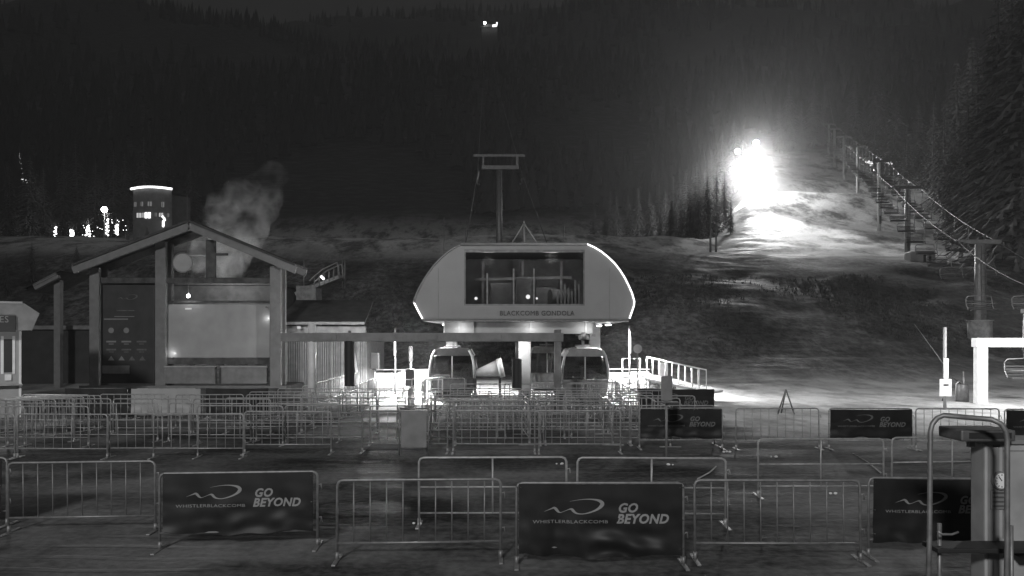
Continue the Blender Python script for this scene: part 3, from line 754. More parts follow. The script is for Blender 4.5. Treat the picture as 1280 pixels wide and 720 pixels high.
def boards():
    Y = 40.3; z0 = .55
    t = thing('information_board', (X(160, Y), Y, z0), 'dark upright information board with rows of small white symbols', 'information board')
    m = MB(); m.box(X(127, Y), X(193, Y), Y, Y+.12, .63, Zp(352, Y), .02); m.build('panel', 'board', t)
    y1 = Y-.012; y0 = Y-.002
    m = MB(); ribbon(m, LOGO, .0024, X(147, Y), Zp(372, Y), y1, y0); m.box(X(146, Y), X(168, Y), y1, y0, Zp(388.6, Y), Zp(387.6, Y)); m.build('heading_logo', 'dprint', t)
    m = MB(); m.box(X(130, Y), X(160, Y), y1, y0, Zp(399.6, Y), Zp(398.2, Y)); m.box(X(143, Y), X(168, Y), y1, y0, Zp(396, Y), Zp(395.2, Y)); m.build('heading_rule', 'print', t)
    for r_, (py, n) in enumerate(((413, 2), (427, 3), (437, 3), (448, 4))):
        for k in range(n):
            px = 139+k*(19 if n < 4 else 13); m = MB()
            if r_ == 0: m.disc((X(px, Y), Zp(py, Y)), .14, y1, y0, 20)
            elif r_ == 3: m.prism([(X(px-4, Y), Zp(py+2.5, Y)), (X(px, Y), Zp(py-3, Y)), (X(px+4, Y), Zp(py+2.5, Y))], y1, y0)
            else: m.box(X(px-6, Y), X(px+6, Y), y1, y0, Zp(py+1, Y), Zp(py-1, Y)); m.box(X(px-3, Y), X(px+3, Y), y1, y0, Zp(py+3.5, Y), Zp(py+2.5, Y))
            m.build('symbol', 'print' if k < 2 and r_ != 2 else 'dprint', t)
    m = MB(); m.box(X(128, Y), X(162, Y), y1-.02, y0, Zp(467, Y), Zp(457, Y), .01); m.build('lower_plate', 'grey', t)
    t = thing('map_board', (X(273, Y), Y, z0), 'wide blank pale map board between the shelter posts', 'map board')
    m = MB(); m.box(X(209.5, Y), X(337.5, Y), Y-.05, Y+.05, Zp(447, Y), Zp(380.5, Y), .01); m.build('face', 'mapb', t)
    m = MB(); fx0, fx1, fz0, fz1 = X(208, Y), X(339, Y), Zp(455, Y), Zp(378.5, Y)
    m.box(fx0, fx1, Y-.1, Y+.1, fz1, fz1+.1); m.box(fx0, fx1, Y-.1, Y+.1, fz0, Zp(447.5, Y)); m.box(fx0-.08, fx0-.002, Y-.1, Y+.1, fz0, fz1+.1); m.box(fx1+.002, fx1+.08, Y-.1, Y+.1, fz0, fz1+.1)
    m.build('frame', 'dtimber', t)
    for px in (240, 277, 306): 
        m = MB(); m.box(X(px, Y)-.1, X(px, Y)+.1, Y-.05, Y+.1, .63, fz0); m.build('leg', 'dtimber', t)
    m = MB(); m.box(X(232, Y), X(240, Y), Y-.07, Y-.052, Zp(387, Y), Zp(385, Y)); m.build('name_strip', 'white', t)
    for i, (px, py) in enumerate(((214, 442), (333, 398))):  # added holders and lamps that make the glints at the board corners
        m = MB(); q = P(px, py+(6 if i == 0 else -14), Y-.35); m.tube([q+Vector((0, .3, 0)), q], .02, 6); m.sphere(q, .05, 1); m.build('glint_holder', 'dgalv', t)
        li = bpy.data.lights.new('glint_lamp', 'POINT'); li.energy = 2.5; li.shadow_soft_size = .05
        lo = bpy.data.objects.new('glint_lamp', li); C.objects.link(lo); lo.location = P(px, py, Y-.25)-t.location; lo.parent = t
    t = thing('shelter_lamp', P(235.5, 366, Y-.2), 'small bright round lamp hanging above the map board', 'lamp')
    m = MB(); m.sphere(P(235.5, 370, Y-.4), .085, 2); m.build('bulb', E['lamp'], t)
    m = MB(); m.tube([P(235.5, 368, Y-.4), P(235.5, 350, Y-.4)], .02, 6); m.build('stem', 'dgalv', t)
    for i, (a, b) in enumerate(((211, 272), (280, 336))):
        t = thing('counter', (X((a+b)/2, Y), Y-.2, z0), 'grey low counter below the map board, %s half' % ('left', 'right')[i], 'counter')
        m = MB(); m.box(X(a, Y), X(b, Y), Y-.4, Y-.1, .64, Zp(459, Y), .02); m.build('body', 'grey', t)
        m = MB(); m.box(X(a, Y)-.05, X(b, Y)+.05, Y-.46, Y-.06, Zp(458.8, Y), Zp(457, Y)); m.build('top', 'lgrey', t)
boards()

def shed():
    Y = 43; t = thing('service_shed', (X(405, Y), Y, 0), 'long corrugated shed with dark roof right of the shelter', 'shed')
    m = MB(); m.box(X(352, Y), X(458, Y), Y, Y+6, 0, Zp(416, Y)); m.build('wall', 'shed', t)
    m = MB(); m.prism([(0, 0), (1, 0), (1, .1), (0, .1)], 0, .01) if False else None
    a = [(X(350, Y), Y-.8), (X(460, Y), Y-.8)]
    m.bm.free(); m = MB()
    q = [(X(350, Y), Y-.8, Zp(402, Y)), (X(460, Y), Y-.8, Zp(402, Y)), (X(455, Y), Y+3, Zp(372, Y)), (X(352, Y), Y+3, Zp(372, Y))]
    vs = [m.bm.verts.new(v) for v in q]+[m.bm.verts.new(Vector(v)-Vector((0, 0, .12))) for v in q]
    for f in ((0, 1, 2, 3), (4, 5, 6, 7), (0, 1, 5, 4), (1, 2, 6, 5), (2, 3, 7, 6), (3, 0, 4, 7)): m.bm.faces.new([vs[i] for i in f])
    m.build('roof', 'roofd', t)
    m = MB(); m.box(X(351, Y), X(459, Y), Y-.84, Y-.7, Zp(406, Y), Zp(402.8, Y)); m.box(X(352, Y), X(458, Y), Y-.3, Y-.02, Zp(416, Y), Zp(408, Y), .01); m.build('fascia', 'lgrey', t)
    m = MB(); m.box(X(377, Y), X(381, Y), Y-.9, Y-.85, Zp(411, Y), Zp(408, Y)); m.build('wall_lamp', E['dim'], t)
    m = MB(); m.box(X(391, Y), X(394, Y), Y-.9, Y-.85, Zp(413, Y), Zp(407, Y)); m.build('wall_lamp', E['strip'], t)
    for px in (415, 428, 447):
        m = MB(); m.box(X(px, Y)-.05, X(px, Y)+.05, Y-.08, Y-.003, 0, Zp(417, Y)); m.build('downpipe', 'lgrey', t)
    m = MB(); m.beam(P(442, 438, Y-.3), P(446, 465, Y-.3), .1, .1); m.build('bright_strut', 'white', t)
shed()
def stairs():
    Y = 58.; t = thing('footbridge_stairs', (X(405, Y), Y, Zp(372, Y)), 'small ramp with hooped railings above the shed roof', 'stairs')
    m = MB(); m.beam(P(372, 368, Y), P(428, 346, Y), 1.4, .25); m.box(X(374, Y), X(398, Y), Y-.8, Y+1, H(X(385, Y), Y)-1, Zp(358, Y)); m.build('deck', 'concrete', t)
    m = MB()
    for dy in (-.7, .7):
        a = P(390, 352, Y)+Vector((0, dy, 0)); b = P(405, 338, Y)+Vector((0, dy, 0)); c = P(424, 329, Y)+Vector((0, dy, 0)); d = P(428, 352, Y)+Vector((0, dy, 0))
        m.tube([a, b, c, d], .06, 7)
        for k in range(6):
            q = P(396+k*6, 346-k*3, Y)+Vector((0, dy, 0)); m.tube([q, q-Vector((0, 0, .9))], .04, 6)
        m.tube([P(372, 362, Y), P(400, 352, Y)], .05, 6)
    for px in (380, 428, 431): m.tube([P(px, 360, Y), P(px, 325, Y)], .035, 6)
    m.build('railing', 'galv', t)
    m = MB(); m.beam(P(401, 345, Y-1), P(405, 349, Y-1), .15, .15); m.build('step_light', E['strip'], t)
stairs()

def kiosk():
    Y = 30.; t = thing('ticket_kiosk', (X(26, Y), Y, 0), 'pale kiosk with flat overhanging roof at the left photo edge', 'kiosk')
    m = MB(); m.box(X(-110, Y), X(26, Y), Y, Y+3, 0, Zp(412, Y), .01); m.build('wall', 'cream', t)
    m = MB(); m.prism([(X(-120, Y), Zp(413, Y)), (X(38, Y), Zp(413, Y)), (X(46, Y), Zp(392, Y)), (X(30, Y), Zp(380, Y)), (X(-120, Y), Zp(378, Y))], Y-.8, Y+3.4); m.build('roof', 'grey', t)
    m = MB(); m.box(X(-120, Y), X(28, Y), Y-.86, Y-.802, Zp(380.5, Y), Zp(378, Y)); m.build('roof_edge', 'cream', t)
    m = MB(); m.box(X(8, Y), X(17, Y), Y-.03, Y-.002, Zp(465, Y), Zp(424, Y)); w = m.build('window', 'rubber', t)
    m = MB(); m.box(X(5, Y), X(8, Y)-.002, Y-.05, Y-.003, Zp(467, Y), Zp(420, Y)); m.box(X(17, Y)+.002, X(20, Y), Y-.05, Y-.003, Zp(467, Y), Zp(420, Y)); m.box(X(24, Y), X(26.5, Y), Y-.06, Y-.004, 0, Zp(414, Y)); m.build('window_frame', 'white', t)
    m = MB(); m.box(X(-60, Y), X(21, Y), Y-.95, Y-.87, Zp(415, Y), Zp(395, Y), .01); s = m.build('sign_board', 'rubber', t)
    text_obj('sign_lettering', 'ES', .34, 'print', t, (X(5, Y)-t.location.x, -.96, Zp(403.5, Y)), width=.26)
    m = MB(); m.box(X(-1, Y), X(2.5, Y), Y-.98, Y-.96, Zp(411, Y), Zp(403, Y)); m.build('lit_square', E['dim'], t)
    m = MB(); m.box(X(9, Y), X(16, Y), Y-.09, Y-.052, Zp(475, Y), Zp(467.5, Y)); m.build('notice', 'white', t)
    m = MB(); m.box(X(-110, Y), X(28, Y), Y-.4, Y-.1, Zp(471, Y)-.3, Zp(469.5, Y)-.3); m.build('counter_shelf', 'lgrey', t)
    t.rotation_euler.z = R(31)
kiosk()
def porch():
    Y = 46; t = thing('small_porch', (X(72, Y), Y, 0), 'timber post with a slanted roof piece left of the shelter', 'porch')
    m = MB(); m.box(X(67, Y), X(75, Y), Y, Y+.35, 0, Zp(350, Y), .02); m.build('post', 'timber', t)
    m = MB(); m.beam(P(44, 359, Y-.4), P(73, 344, Y-.4), .3, .35); m.build('rafter', 'timber', t); MB().beam(P(44, 359, Y+2.4), P(73, 344, Y+2.4), .3, .35).build('rafter', 'timber', t)
    m = MB(); a = P(30, 364, Y-.6); b = P(75, 341, Y-.6); m.quad(a, b, b+Vector((0, 3.4, 0)), a+Vector((0, 3.4, 0))); m.quad(a+Vector((0, 0, .12)), b+Vector((0, 0, .12)), b+Vector((0, 3.4, .12)), a+Vector((0, 3.4, .12))); m.build('roof', 'roofd', t)
porch()
def dark_wall():
    Y = 48; t = thing('low_building', (X(70, Y), Y, 0), 'long low dark building between the kiosk and the shelter', 'building')
    m = MB(); m.box(X(20, Y), X(122, Y), Y, Y+4, 0, Zp(412, Y), .02); m.build('wall', 'board', t)
    m = MB(); m.box(X(15, Y), X(126, Y), Y-.3, Y+4.3, Zp(411.9, Y), Zp(407, Y), .02); m.build('roof', 'grey', t)
dark_wall()

# ------------------------------------------------------------------ right: white portal, poles, lift
def portal():
    Y = 36; t = thing('white_portal', (X(1226, Y), Y, 0), 'bright white square post carrying a thick white beam at right', 'portal')
    m = MB(); m.box(X(1219.5, Y), X(1232, Y), Y-.2, Y+.2, 0, Zp(434, Y)-.0, .03); m.build('post', 'white', t)
    m = MB(); m.box(X(1217.5, Y), X(1440, Y), Y-.24, Y+.24, Zp(433.8, Y), Zp(422.5, Y), .03); m.build('beam', 'white', t)
    m = MB(); m.box(X(1425, Y), X(1437, Y), Y-.2, Y+.2, 0, Zp(434, Y), .03); m.build('post', 'white', t)
portal()
def sign_pole():
    Y = 33.8; x = X(1181, Y); t = thing('lamp_pole_with_sign', (x, Y, 0), 'thin pole with white lower sleeve and small white notice', 'pole')
    m = MB(); m.tube([(x, Y, 0), (x, Y, Zp(409, Y))], .07, 10); m.build('pole', 'lgrey', t)
    m = MB(); m.box(x-.1, x+.1, Y-.12, Y-.06, Zp(473, Y), Zp(448, Y), .01); m.build('sleeve', 'white', t)
    m = MB(); m.box(X(1172, Y), X(1187, Y), Y-.16, Y-.125, Zp(495, Y), Zp(473.5, Y), .01); s = m.build('notice', 'white', t)
    m = MB(); m.box(X(1177, Y), X(1183, Y), Y-.168, Y-.162, Zp(482, Y), Zp(480, Y)); m.build('notice_mark', 'letter', s)
    m = MB(); m.tube([P(1179, 454, Y), P(1143, 405, Y+9)], .015, 5); m.build('guy_wire', 'galv', t)
sign_pole()
def aframe():
    Y = 31; x = X(982, Y); t = thing('a_frame_stand', (x, Y, 0), 'thin dark A shaped stand before the bright snow', 'stand')
    m = MB(); ap = P(982.5, 487, Y)
    m.tube([ap, (X(972, Y), Y, 0)], .03, 6); m.tube([ap, (X(993, Y), Y, 0)], .03, 6); m.tube([ap, (x, Y+.5, 0)], .03, 6)
    m.build('legs', 'dgalv', t)
    m = MB(); m.tube([(X(977, Y), Y, .4), (X(988, Y), Y, .4)], .015, 6); m.build('brace', 'dgalv', t)
aframe()
def hydrant():
    Y = 37; x = X(1203, Y); t = thing('snowmaking_hydrant', (x, Y, 0), 'dark hydrant barrel with a leaning pipe beside the white portal', 'hydrant')
    m = MB(); m.tube([(x, Y, 0), (x, Y, .75), (x, Y, .82)], .28, 14, r1=.22); m.build('barrel', 'dgalv', t)
    m = MB(); m.tube([P(1206, 497, Y), P(1204, 464, Y)], .035, 7); m.tube([P(1194, 497, Y-.4), P(1195, 480, Y-.4), P(1199, 476, Y-.4)], .03, 7); m.build('pipe', 'galv', t)
    m = MB(); m.tube([(x-.05, Y, .8), (x-.5, Y-.1, 1.1), (x-.95, Y-.2, .3), (x-1.1, Y-.3, .05)], .025, 7); m.build('hose', 'rubber', t)
hydrant()

# lift towers
TW = [(1225, 305, 60), (1134, 236, 92), (1099, 203, 123), (1072, 184, 152), (1055, 172, 178), (1043, 162, 200), (1036, 156, 222)]
tops = []
def towers():
    for i, (px, py, Y) in enumerate(TW):
        x = X(px, Y); g = H(x, Y); zt = Zp(py, Y)
        t = thing('lift_tower', (x, Y, g), 'chairlift tower with crossarm, %s from the bottom of the slope' % ORD[i], 'lift tower', 'chairlift towers')
        r = .42 if i == 0 else .3
        m = MB(); m.tube([(x, Y, g-.5), (x, Y, zt)], r, 14, r1=r*.8); m.build('mast', ('grey', 'lgrey', 'white', 'lgrey', 'lgrey', 'lgrey', 'lgrey')[i], t)  # upper masts paler: the floodlit look is put into their paint
        m = MB(); m.box(x-1.55, x+1.55, Y-.15, Y+.15, zt, zt+.32, .03); m.build('crossarm', 'galv' if i else 'grey', t)
        for s in (-1, 1):
            m = MB(); m.beam((x+s*1.5, Y-1.3, zt-.1-.4*(Y > 0)), (x+s*1.5, Y+1.3, zt+.35), .12, .18)
            for k in range(4):
                f = (k+.5)/4; c = Vector((x+s*1.5, Y-1.3+2.6*f, zt-.3+.65*f)); m.tube([c-Vector((.06, 0, 0)), c+Vector((.06, 0, 0))], .17, 10)
            m.build('sheave_train', 'dgalv', t)
        m = MB(); m.box(x-.15, x+.15, Y-r-.12, Y-r, g+1, g+2.2)
        for k in range(8): m.box(x-.18, x+.18, Y-r-.08, Y-r-.05, g+2.3+k*(zt-g-2.5)/8, g+2.34+k*(zt-g-2.5)/8)
        
        for q_ in (-.17, .17): m.box(x+q_-.02, x+q_+.02, Y-r-.085, Y-r-.045, g+1.5, zt-.2)
        m.build('ladder', 'dgalv', t)
        if i == 0:
            m = MB(); m.tube([(x, Y, g-.3), (x, Y, g+1.3)], .85, 18); m.tube([(x, Y, g+1.3), (x, Y, g+1.4)], .95, 18); m.build('foundation', 'concrete', t)
        tops.append(Vector((x, Y, zt-.05)))
towers()
END = Vector((X(1330, 38), 38, 5.2))
def ropes():
    line = [END]+tops+[Vector((X(1031, 290), 290, H(X(1031, 290), 290)+10))]
    for s, nm in ((-1, 'left'), (1, 'right')):
        m = MB(); pts = []
        for a, b in zip(line, line[1:]):
            for k in range(8):
                f = k/8; p = a.lerp(b, f); p.z -= 4*f*(1-f)*.012*(b-a).length; pts.append(p+Vector((s*1.5, 0, .1)))
        m.tube(pts, .028, 5)
        o = m.build('haul_rope', 'galv'); tag(o, 'chairlift haul rope running on the %s side of the towers' % nm, 'cable', 'chairlift haul ropes')
ropes()
def make_chair():
    t = thing('lift_chair', (0, 0, 0), 'x', 'lift chair', 'empty chairs on the chairlift')
    kids = []
    m = MB(); m.tube([(0, 0, 0), (0, .1, -.6), (0, .15, -1.7), (0, .0, -2.2)], .035, 7); m.box(-.08, .08, -.2, .2, -.12, .08, .02); kids.append(m.build('hanger', 'galv', t))
    m = MB(); m.tube([(-.85, -.1, -3.1), (-.87, .1, -2.8), (-.85, .15, -2.4), (-.75, .1, -2.25), (0, .0, -2.2), (.75, .1, -2.25), (.85, .15, -2.4), (.87, .1, -2.8), (.85, -.1, -3.1)], .03, 7); kids.append(m.build('frame', 'galv', t))
    m = MB(); m.box(-.84, .84, -.4, .08, -3.15, -3.05, .03); kids.append(m.build('seat', 'seat', t))
    m = MB()
    for k in range(4): m.box(-.82, .82, .1, .13, -3.0+k*.13, -2.93+k*.13)
    kids.append(m.build('backrest', 'seat', t))
    m = MB(); m.tube([(-.85, .1, -2.75), (-.8, -.5, -2.75), (.8, -.5, -2.75), (.85, .1, -2.75)], .022, 6); kids.append(m.build('safety_bar', 'galv', t))
    CH_MAP[t.name] = kids
    return t
pch = make_chair(); n = {-1: 0, 1: 0}
line = [END]+tops
for s in (-1, 1):
    for j, (a, b) in enumerate(zip(line, line[1:])):
        step = 5.2 if j else 8
        cnt = int((b-a).length/step)
        if j == 0: cnt = 1
        for k in range(cnt):
            f = (k+.5+(.25 if s > 0 else 0))/cnt if j else .62
            if f > 1: continue
            p = a.lerp(b, f); p.z -= 4*f*(1-f)*.012*(b-a).length
            i = n[s]; n[s] += 1
            if i >= 28: continue
            lab = 'empty chair on the %s chairlift rope, number %s up from the portal' % ('left' if s < 0 else 'right', ['one', 'two', 'three', 'four', 'five', 'six', 'seven', 'eight', 'nine', 'ten', 'eleven', 'twelve', 'thirteen', 'fourteen', 'fifteen', 'sixteen', 'seventeen', 'eighteen', 'nineteen', 'twenty', 'twenty one', 'twenty two', 'twenty three', 'twenty four', 'twenty five', 'twenty six', 'twenty seven', 'twenty eight', 'twenty nine', 'thirty'][i])
            put(pch, p.x+s*1.5, p.y, random.uniform(-.08, .08), lab, z=p.z+.02)
o = put(pch, X(1281, 37), 37, 0, 'empty silver chair hanging just below the white portal beam', z=4.2)
# hydro shack by the second tower
def gunbase():
    Y = 90; x = X(1152, Y); g = H(x, Y); t = thing('equipment_hut', (x, Y, g), 'small pale hut beside the foot of the second lift tower', 'hut')
    m = MB(); m.box(x-1.2, x+1.6, Y, Y+1.5, g-1, g+1.2, .1); m.build('wall', 'cream', t)
    m = MB(); m.box(x+.2, x+.5, Y-.02, Y-.005, g-.4, g+.8); m.box(x+.8, x+1.1, Y-.02, Y-.005, g-.4, g+.8); m.build('door', 'letter', t)
gunbase()

# gondola line tower behind the station
def gtower():
    Y = 88; x = X(624, Y); g = H(x, Y); zt = Zp(212, Y)
    t = thing('gondola_tower', (x, Y, g), 'tall grey gondola tower with double crossarm behind the station', 'lift tower')
    m = MB(); m.tube([(x, Y, g-1), (x, Y, zt)], .38, 14, r1=.3); m.build('mast', 'galv', t)
    m = MB(); m.box(X(602, Y), X(648, Y), Y-.2, Y+.2, zt, zt+.45, .04); m.build('crossarm', 'dgalv', t)
    m = MB(); m.box(X(592, Y), X(656, Y), Y-.12, Y+.12, Zp(196, Y), Zp(193, Y)); m.box(X(603, Y), X(605, Y), Y-.1, Y+.1, zt, Zp(194, Y)); m.box(X(645, Y), X(648, Y), Y-.1, Y+.1, zt, Zp(194, Y)); m.build('service_frame', 'dgalv', t)
    for s, px in ((-1, 597), (1, 652)):
        m = MB(); m.beam((X(px, Y), Y-2, zt-1.5), (X(px, Y), Y+2, zt+.2), .15, .25)
        for k in range(5): c = Vector((X(px, Y), Y-1.8+.9*k, zt-1.6+.38*k)); m.tube([c-Vector((.08, 0, 0)), c+Vector((.08, 0, 0))], .25, 10)
        m.beam((X(px, Y), Y-1.5, zt-1.9), (X(px-3*s, Y), Y-1.5, zt-1.9), .6, .06)
        m.build('sheave_train', 'dgalv', t)
        a = Vector((X(640+s*70, 47), 47, 5)); b = Vector((X(px, Y), Y, zt-.3)); c = P(610+s*5, 60, 700)
        m = MB(); m.tube([a, b, b.lerp(c, .5)-Vector((0, 0, 8)), c], .035, 5); o = m.build('gondola_cable', 'dgalv'); tag(o, 'gondola cable climbing away on the %s side of the tall tower' % ('left' if s < 0 else 'right'), 'cable', 'gondola cables')
gtower()
for i, (px, py, Y, d) in enumerate([(555, 272, 75, 'left of the station roof'), (582, 285, 70, 'just above the left roof corner of the station'), (705, 281, 75, 'above the right half of the station roof'), (234, 243, 80, 'above the shelter ridge'),
                                    (888, 268, 104, 'at the left edge of the lit snow bench'), (895, 280, 102, 'beside its taller twin at the left edge of the lit bench')]):
    x = X(px, Y); g = H(x, Y); m = MB(); m.tube([(x, Y, g-.3), (x, Y, Zp(py, Y))], .06 if i < 4 else .16, 8, r1=.04 if i < 4 else .1)
    o = m.build('marker_pole', 'galv'); tag(o, 'thin upright pole standing '+d, 'pole', 'thin poles')

# snow fence on top
def snow_fence():
    Y = 205; t = thing('picket_fence', (X(990, Y), Y, H(X(990, Y), Y)), 'row of thin upright pickets on the crest right of the floodlight', 'fence')
    m = MB()
    for k in range(40):
        px = 966+k*1.3; x = X(px, Y); g = H(x, Y)
        if k % 9 == 7: continue
        m.tube([(x, Y, g-.3), (x, Y, g+random.uniform(1.6, 2.4))], .06, 5)
    m.build('pickets', 'galv', t)
snow_fence()

# ------------------------------------------------------------------ trees
def conifer_mesh(seed, h=10., spread=.2, dens=1.):
    rs = random.Random(seed); bm = bmesh.new()
    z = h*.08
    while z < h:
        f = z/h; rad = h*spread*(1-f)**.85*rs.uniform(.75, 1.15)+.12
        nb = int((7+5*(1-f))*dens); a0 = rs.random()*6
        for k in range(nb):
            a = a0+k*2*math.pi/nb+rs.uniform(-.25, .25); L = rad*rs.uniform(.65, 1.15)
            dz = -L*rs.uniform(.25, .55)
            ca, sa = math.cos(a), math.sin(a)
            seg = max(2, int(L/.35))
            for q in range(seg):
                t0 = q/seg; t1 = (q+1.3)/seg
                w = (.10+.26*(1-t0))*min(1.2, L)*.55
                for side in (-1, 1):
                    p0 = Vector((ca*L*t0, sa*L*t0, z+dz*t0*t0)); p1 = Vector((ca*L*t1, sa*L*t1, z+dz*t1*t1))
                    tip = p0.lerp(p1, .8)+Vector((-sa*side*w*rs.uniform(.7, 1.4), ca*side*w*rs.uniform(.7, 1.4), -w*rs.uniform(.2, .8)))
                    bm.faces.new([bm.verts.new(v) for v in (p0, p1, tip)])
        z += h*.026*rs.uniform(.8, 1.3)
    me = bpy.data.meshes.new('crown'); bm.to_mesh(me); bm.free(); me.materials.append(M['needle']); return me
crowns = [conifer_mesh(i, 10, [.2, .16, .24, .18][i], [1, .9, 1.1, .8][i]) for i in range(4)]
m = MB(); m.tube([(0, 0, -.6), (0, 0, 5), (0, 0, 9.8)], .17, 8, r1=.02); tr = m.build('trunk', 'bark'); trunk_me = tr.data; bpy.data.objects.remove(tr)
TREES = []
rs = random.Random(3)
def tree(px, Y, h, v, label, group):
    x = X(px, Y); g = H(x, Y)
    t = thing('conifer_tree', (x, Y, g), label, 'tree', group); s = h/10.
    t.scale = (s*rs.uniform(.85, 1.1), s*rs.uniform(.85, 1.1), s); t.rotation_euler.z = rs.random()*6; t.rotation_euler.x = rs.uniform(-.03, .03)
    for nm, me in (('crown', crowns[v % 4]), ('trunk', trunk_me)):
        o = bpy.data.objects.new(nm, me); C.objects.link(o); o.parent = t
# right edge: tall firs
spec = [(1192, 112, 15), (1208, 104, 19), (1222, 122, 27), (1236, 96, 24), (1250, 86, 29), (1266, 100, 33), (1280, 80, 31), (1296, 90, 33), (1240, 130, 30), (1275, 125, 36), (1310, 110, 32), (1180, 135, 20), (1200, 140, 26), (1165, 150, 17), (1215, 150, 28)]
for i, (px, Y, h) in enumerate(spec):
    tree(px, Y, h, i, 'tall dark fir at the right photo edge, %s counting from the left' % ORD[sorted(range(len(spec)), key=lambda k: spec[k][0]).index(i)], 'firs at the right edge')
spec = [(975, 222, 16), (988, 230, 20), (1002, 226, 15), (1016, 235, 21), (1030, 240, 18), (1060, 215, 14), (1078, 205, 17), (1092, 196, 18), (1106, 190, 14), (1120, 186, 19), (1134, 170, 14), (1148, 176, 18), (1068, 232, 24), (1098, 226, 24)]
for i, (px, Y, h) in enumerate(spec):
    tree(px, Y, h, i+1, 'dim fir behind the lift line on the crest, %s counting from the left' % ORD[sorted(range(len(spec)), key=lambda k: spec[k][0]).index(i)], 'firs behind the lift line')
spec = [(838, 128, 9), (851, 120, 8), (862, 126, 11), (874, 122, 10), (885, 130, 13), (896, 135, 13), (906, 140, 11), (913, 124, 7), (868, 140, 14), (845, 145, 13), (880, 150, 16), (826, 132, 7)]
for i, (px, Y, h) in enumerate(spec):
    tree(px, Y, h*.85, i+2, 'small fir left of the floodlight, %s counting from the left' % ORD[sorted(range(len(spec)), key=lambda k: spec[k][0]).index(i)], 'firs left of the floodlight')
spec = [(-10, 150, 17), (12, 140, 15), (38, 170, 19), (55, 160, 16), (78, 205, 22), (98, 210, 26), (118, 206, 20), (142, 214, 24), (158, 220, 22), (222, 205, 15), (240, 215, 19), (180, 230, 24), (205, 235, 24)]
for i, (px, Y, h) in enumerate(spec):
    tree(px, Y, h, i, 'dark fir around the lit village, %s counting from the left' % ORD[sorted(range(len(spec)), key=lambda k: spec[k][0]).index(i)], 'firs around the village')
for i, (px, Y, h) in enumerate([(742, 150, 8), (758, 140, 6), (771, 165, 11), (786, 150, 9), (799, 172, 13), (812, 150, 10), (822, 180, 14), (833, 160, 12), (842, 172, 15), (857, 168, 16), (872, 175, 18), (889, 172, 17), (903, 178, 19), (918, 182, 17), (930, 176, 14), (763, 182, 12), (850, 190, 18)]):
    tree(px, Y, h, i+1, 'hazy fir in the dark wood left of the floodlight, %s counting from the left' % ORD[sorted(range(17), key=lambda k: [742, 758, 771, 786, 799, 812, 822, 833, 842, 857, 872, 889, 903, 918, 930, 763, 850][k]).index(i)], 'wood left of the floodlight')
for i, (px, Y, h) in enumerate([(-6, 70, 3.6), (8, 78, 4.2), (24, 72, 3.), (40, 82, 4.3), (56, 76, 3.4), (80, 80, 3.6), (96, 84, 3.2)]):
    tree(px, Y, h, i, 'young fir on the bank above the kiosk, %s from the left' % ORD[i], 'young firs on the left bank')
for i, (px, Y, h) in enumerate([(160, 178, 5.5), (172, 177, 3.6), (184, 178, 4.2), (196, 177, 3.4), (218, 178, 6)]):
    tree(px, Y, h, i, 'small fir at the foot of the lit village building, %s from the left' % ORD[i], 'firs below the lit building')
# wooded mountainside
def forest():
    bm = bmesh.new(); rs = random.Random(11)
    for _ in range(5200):
        Y = 235+900*rs.random()**1.3; x = rs.uniform(-.75, .75)*Y
        px = x/Y*1000+640
        if 930 < px < 1160 and Y < 262: continue
        if noise.noise(Vector((x*.012, Y*.006, 4))) < -.22: continue
        g = H(x, Y); h = rs.uniform(9, 19); r = h*rs.uniform(.15, .22)
        lv = 3 if Y < 500 else 2; n_ = 6
        for l in range(lv):
            zb = g+h*(.06+.3*l); zt = g+h*(.5+.5*(l+1)/lv)*.99 if l < lv-1 else g+h; rr = r*(1-l*.28)
            top = bm.verts.new((x, Y, zt)); a0 = rs.random()*6
            ring = [bm.verts.new((x+rr*rs.uniform(.6, 1.2)*math.cos(a0+k*6.283/n_), Y+rr*math.sin(a0+k*6.283/n_), zb+rs.uniform(-.6, .4))) for k in range(n_)]
            for k in range(n_): bm.faces.new((ring[k], ring[(k+1) % n_], top))
    me = bpy.data.meshes.new('forest'); bm.to_mesh(me); bm.free(); me.materials.append(M['forest'])
    o = bpy.data.objects.new('forest', me); C.objects.link(o); tag(o, 'dark conifer forest covering the mountainside', 'forest', kind='stuff')
forest()

def scrub():
    bm = bmesh.new(); rs = random.Random(21)
    for _ in range(16000):
        Y = 57+24*rs.random()**1.5; px = rs.uniform(300, 1330); x = X(px, Y)
        if abs(x-X(656, 40)) < 7 and Y < 52: continue
        if px < 470 and Y < 66: continue
        d = noise.noise(Vector((x*.11, Y*.06, 7)))+.4*noise.noise(Vector((x*.4, Y*.3, 1)))
        if d < rs.uniform(-.25, .25): continue
        g = H(x, Y); h = rs.uniform(.08, .28)*(1+(d > .5)*rs.random()*1.4)
        for k in range(3 if h < .6 else 6):
            a = rs.random()*6.28; l = rs.uniform(.3, .8)*h; w = h*.12+.02
            b = Vector((x+rs.uniform(-.2, .2), Y+rs.uniform(-.2, .2), g-.03))
            tp = b+Vector((math.cos(a)*l, math.sin(a)*l, h)); q = Vector((-math.sin(a)*w, math.cos(a)*w, 0))
            bm.faces.new([bm.verts.new(v) for v in (b-q, b+q, tp)])
    me = bpy.data.meshes.new('scrub'); bm.to_mesh(me); bm.free(); me.materials.append(M['scrub'])
    o = bpy.data.objects.new('scrub', me); C.objects.link(o); tag(o, 'dry scrub and grass poking through thin snow on the slope', 'scrub', kind='stuff')
scrub()
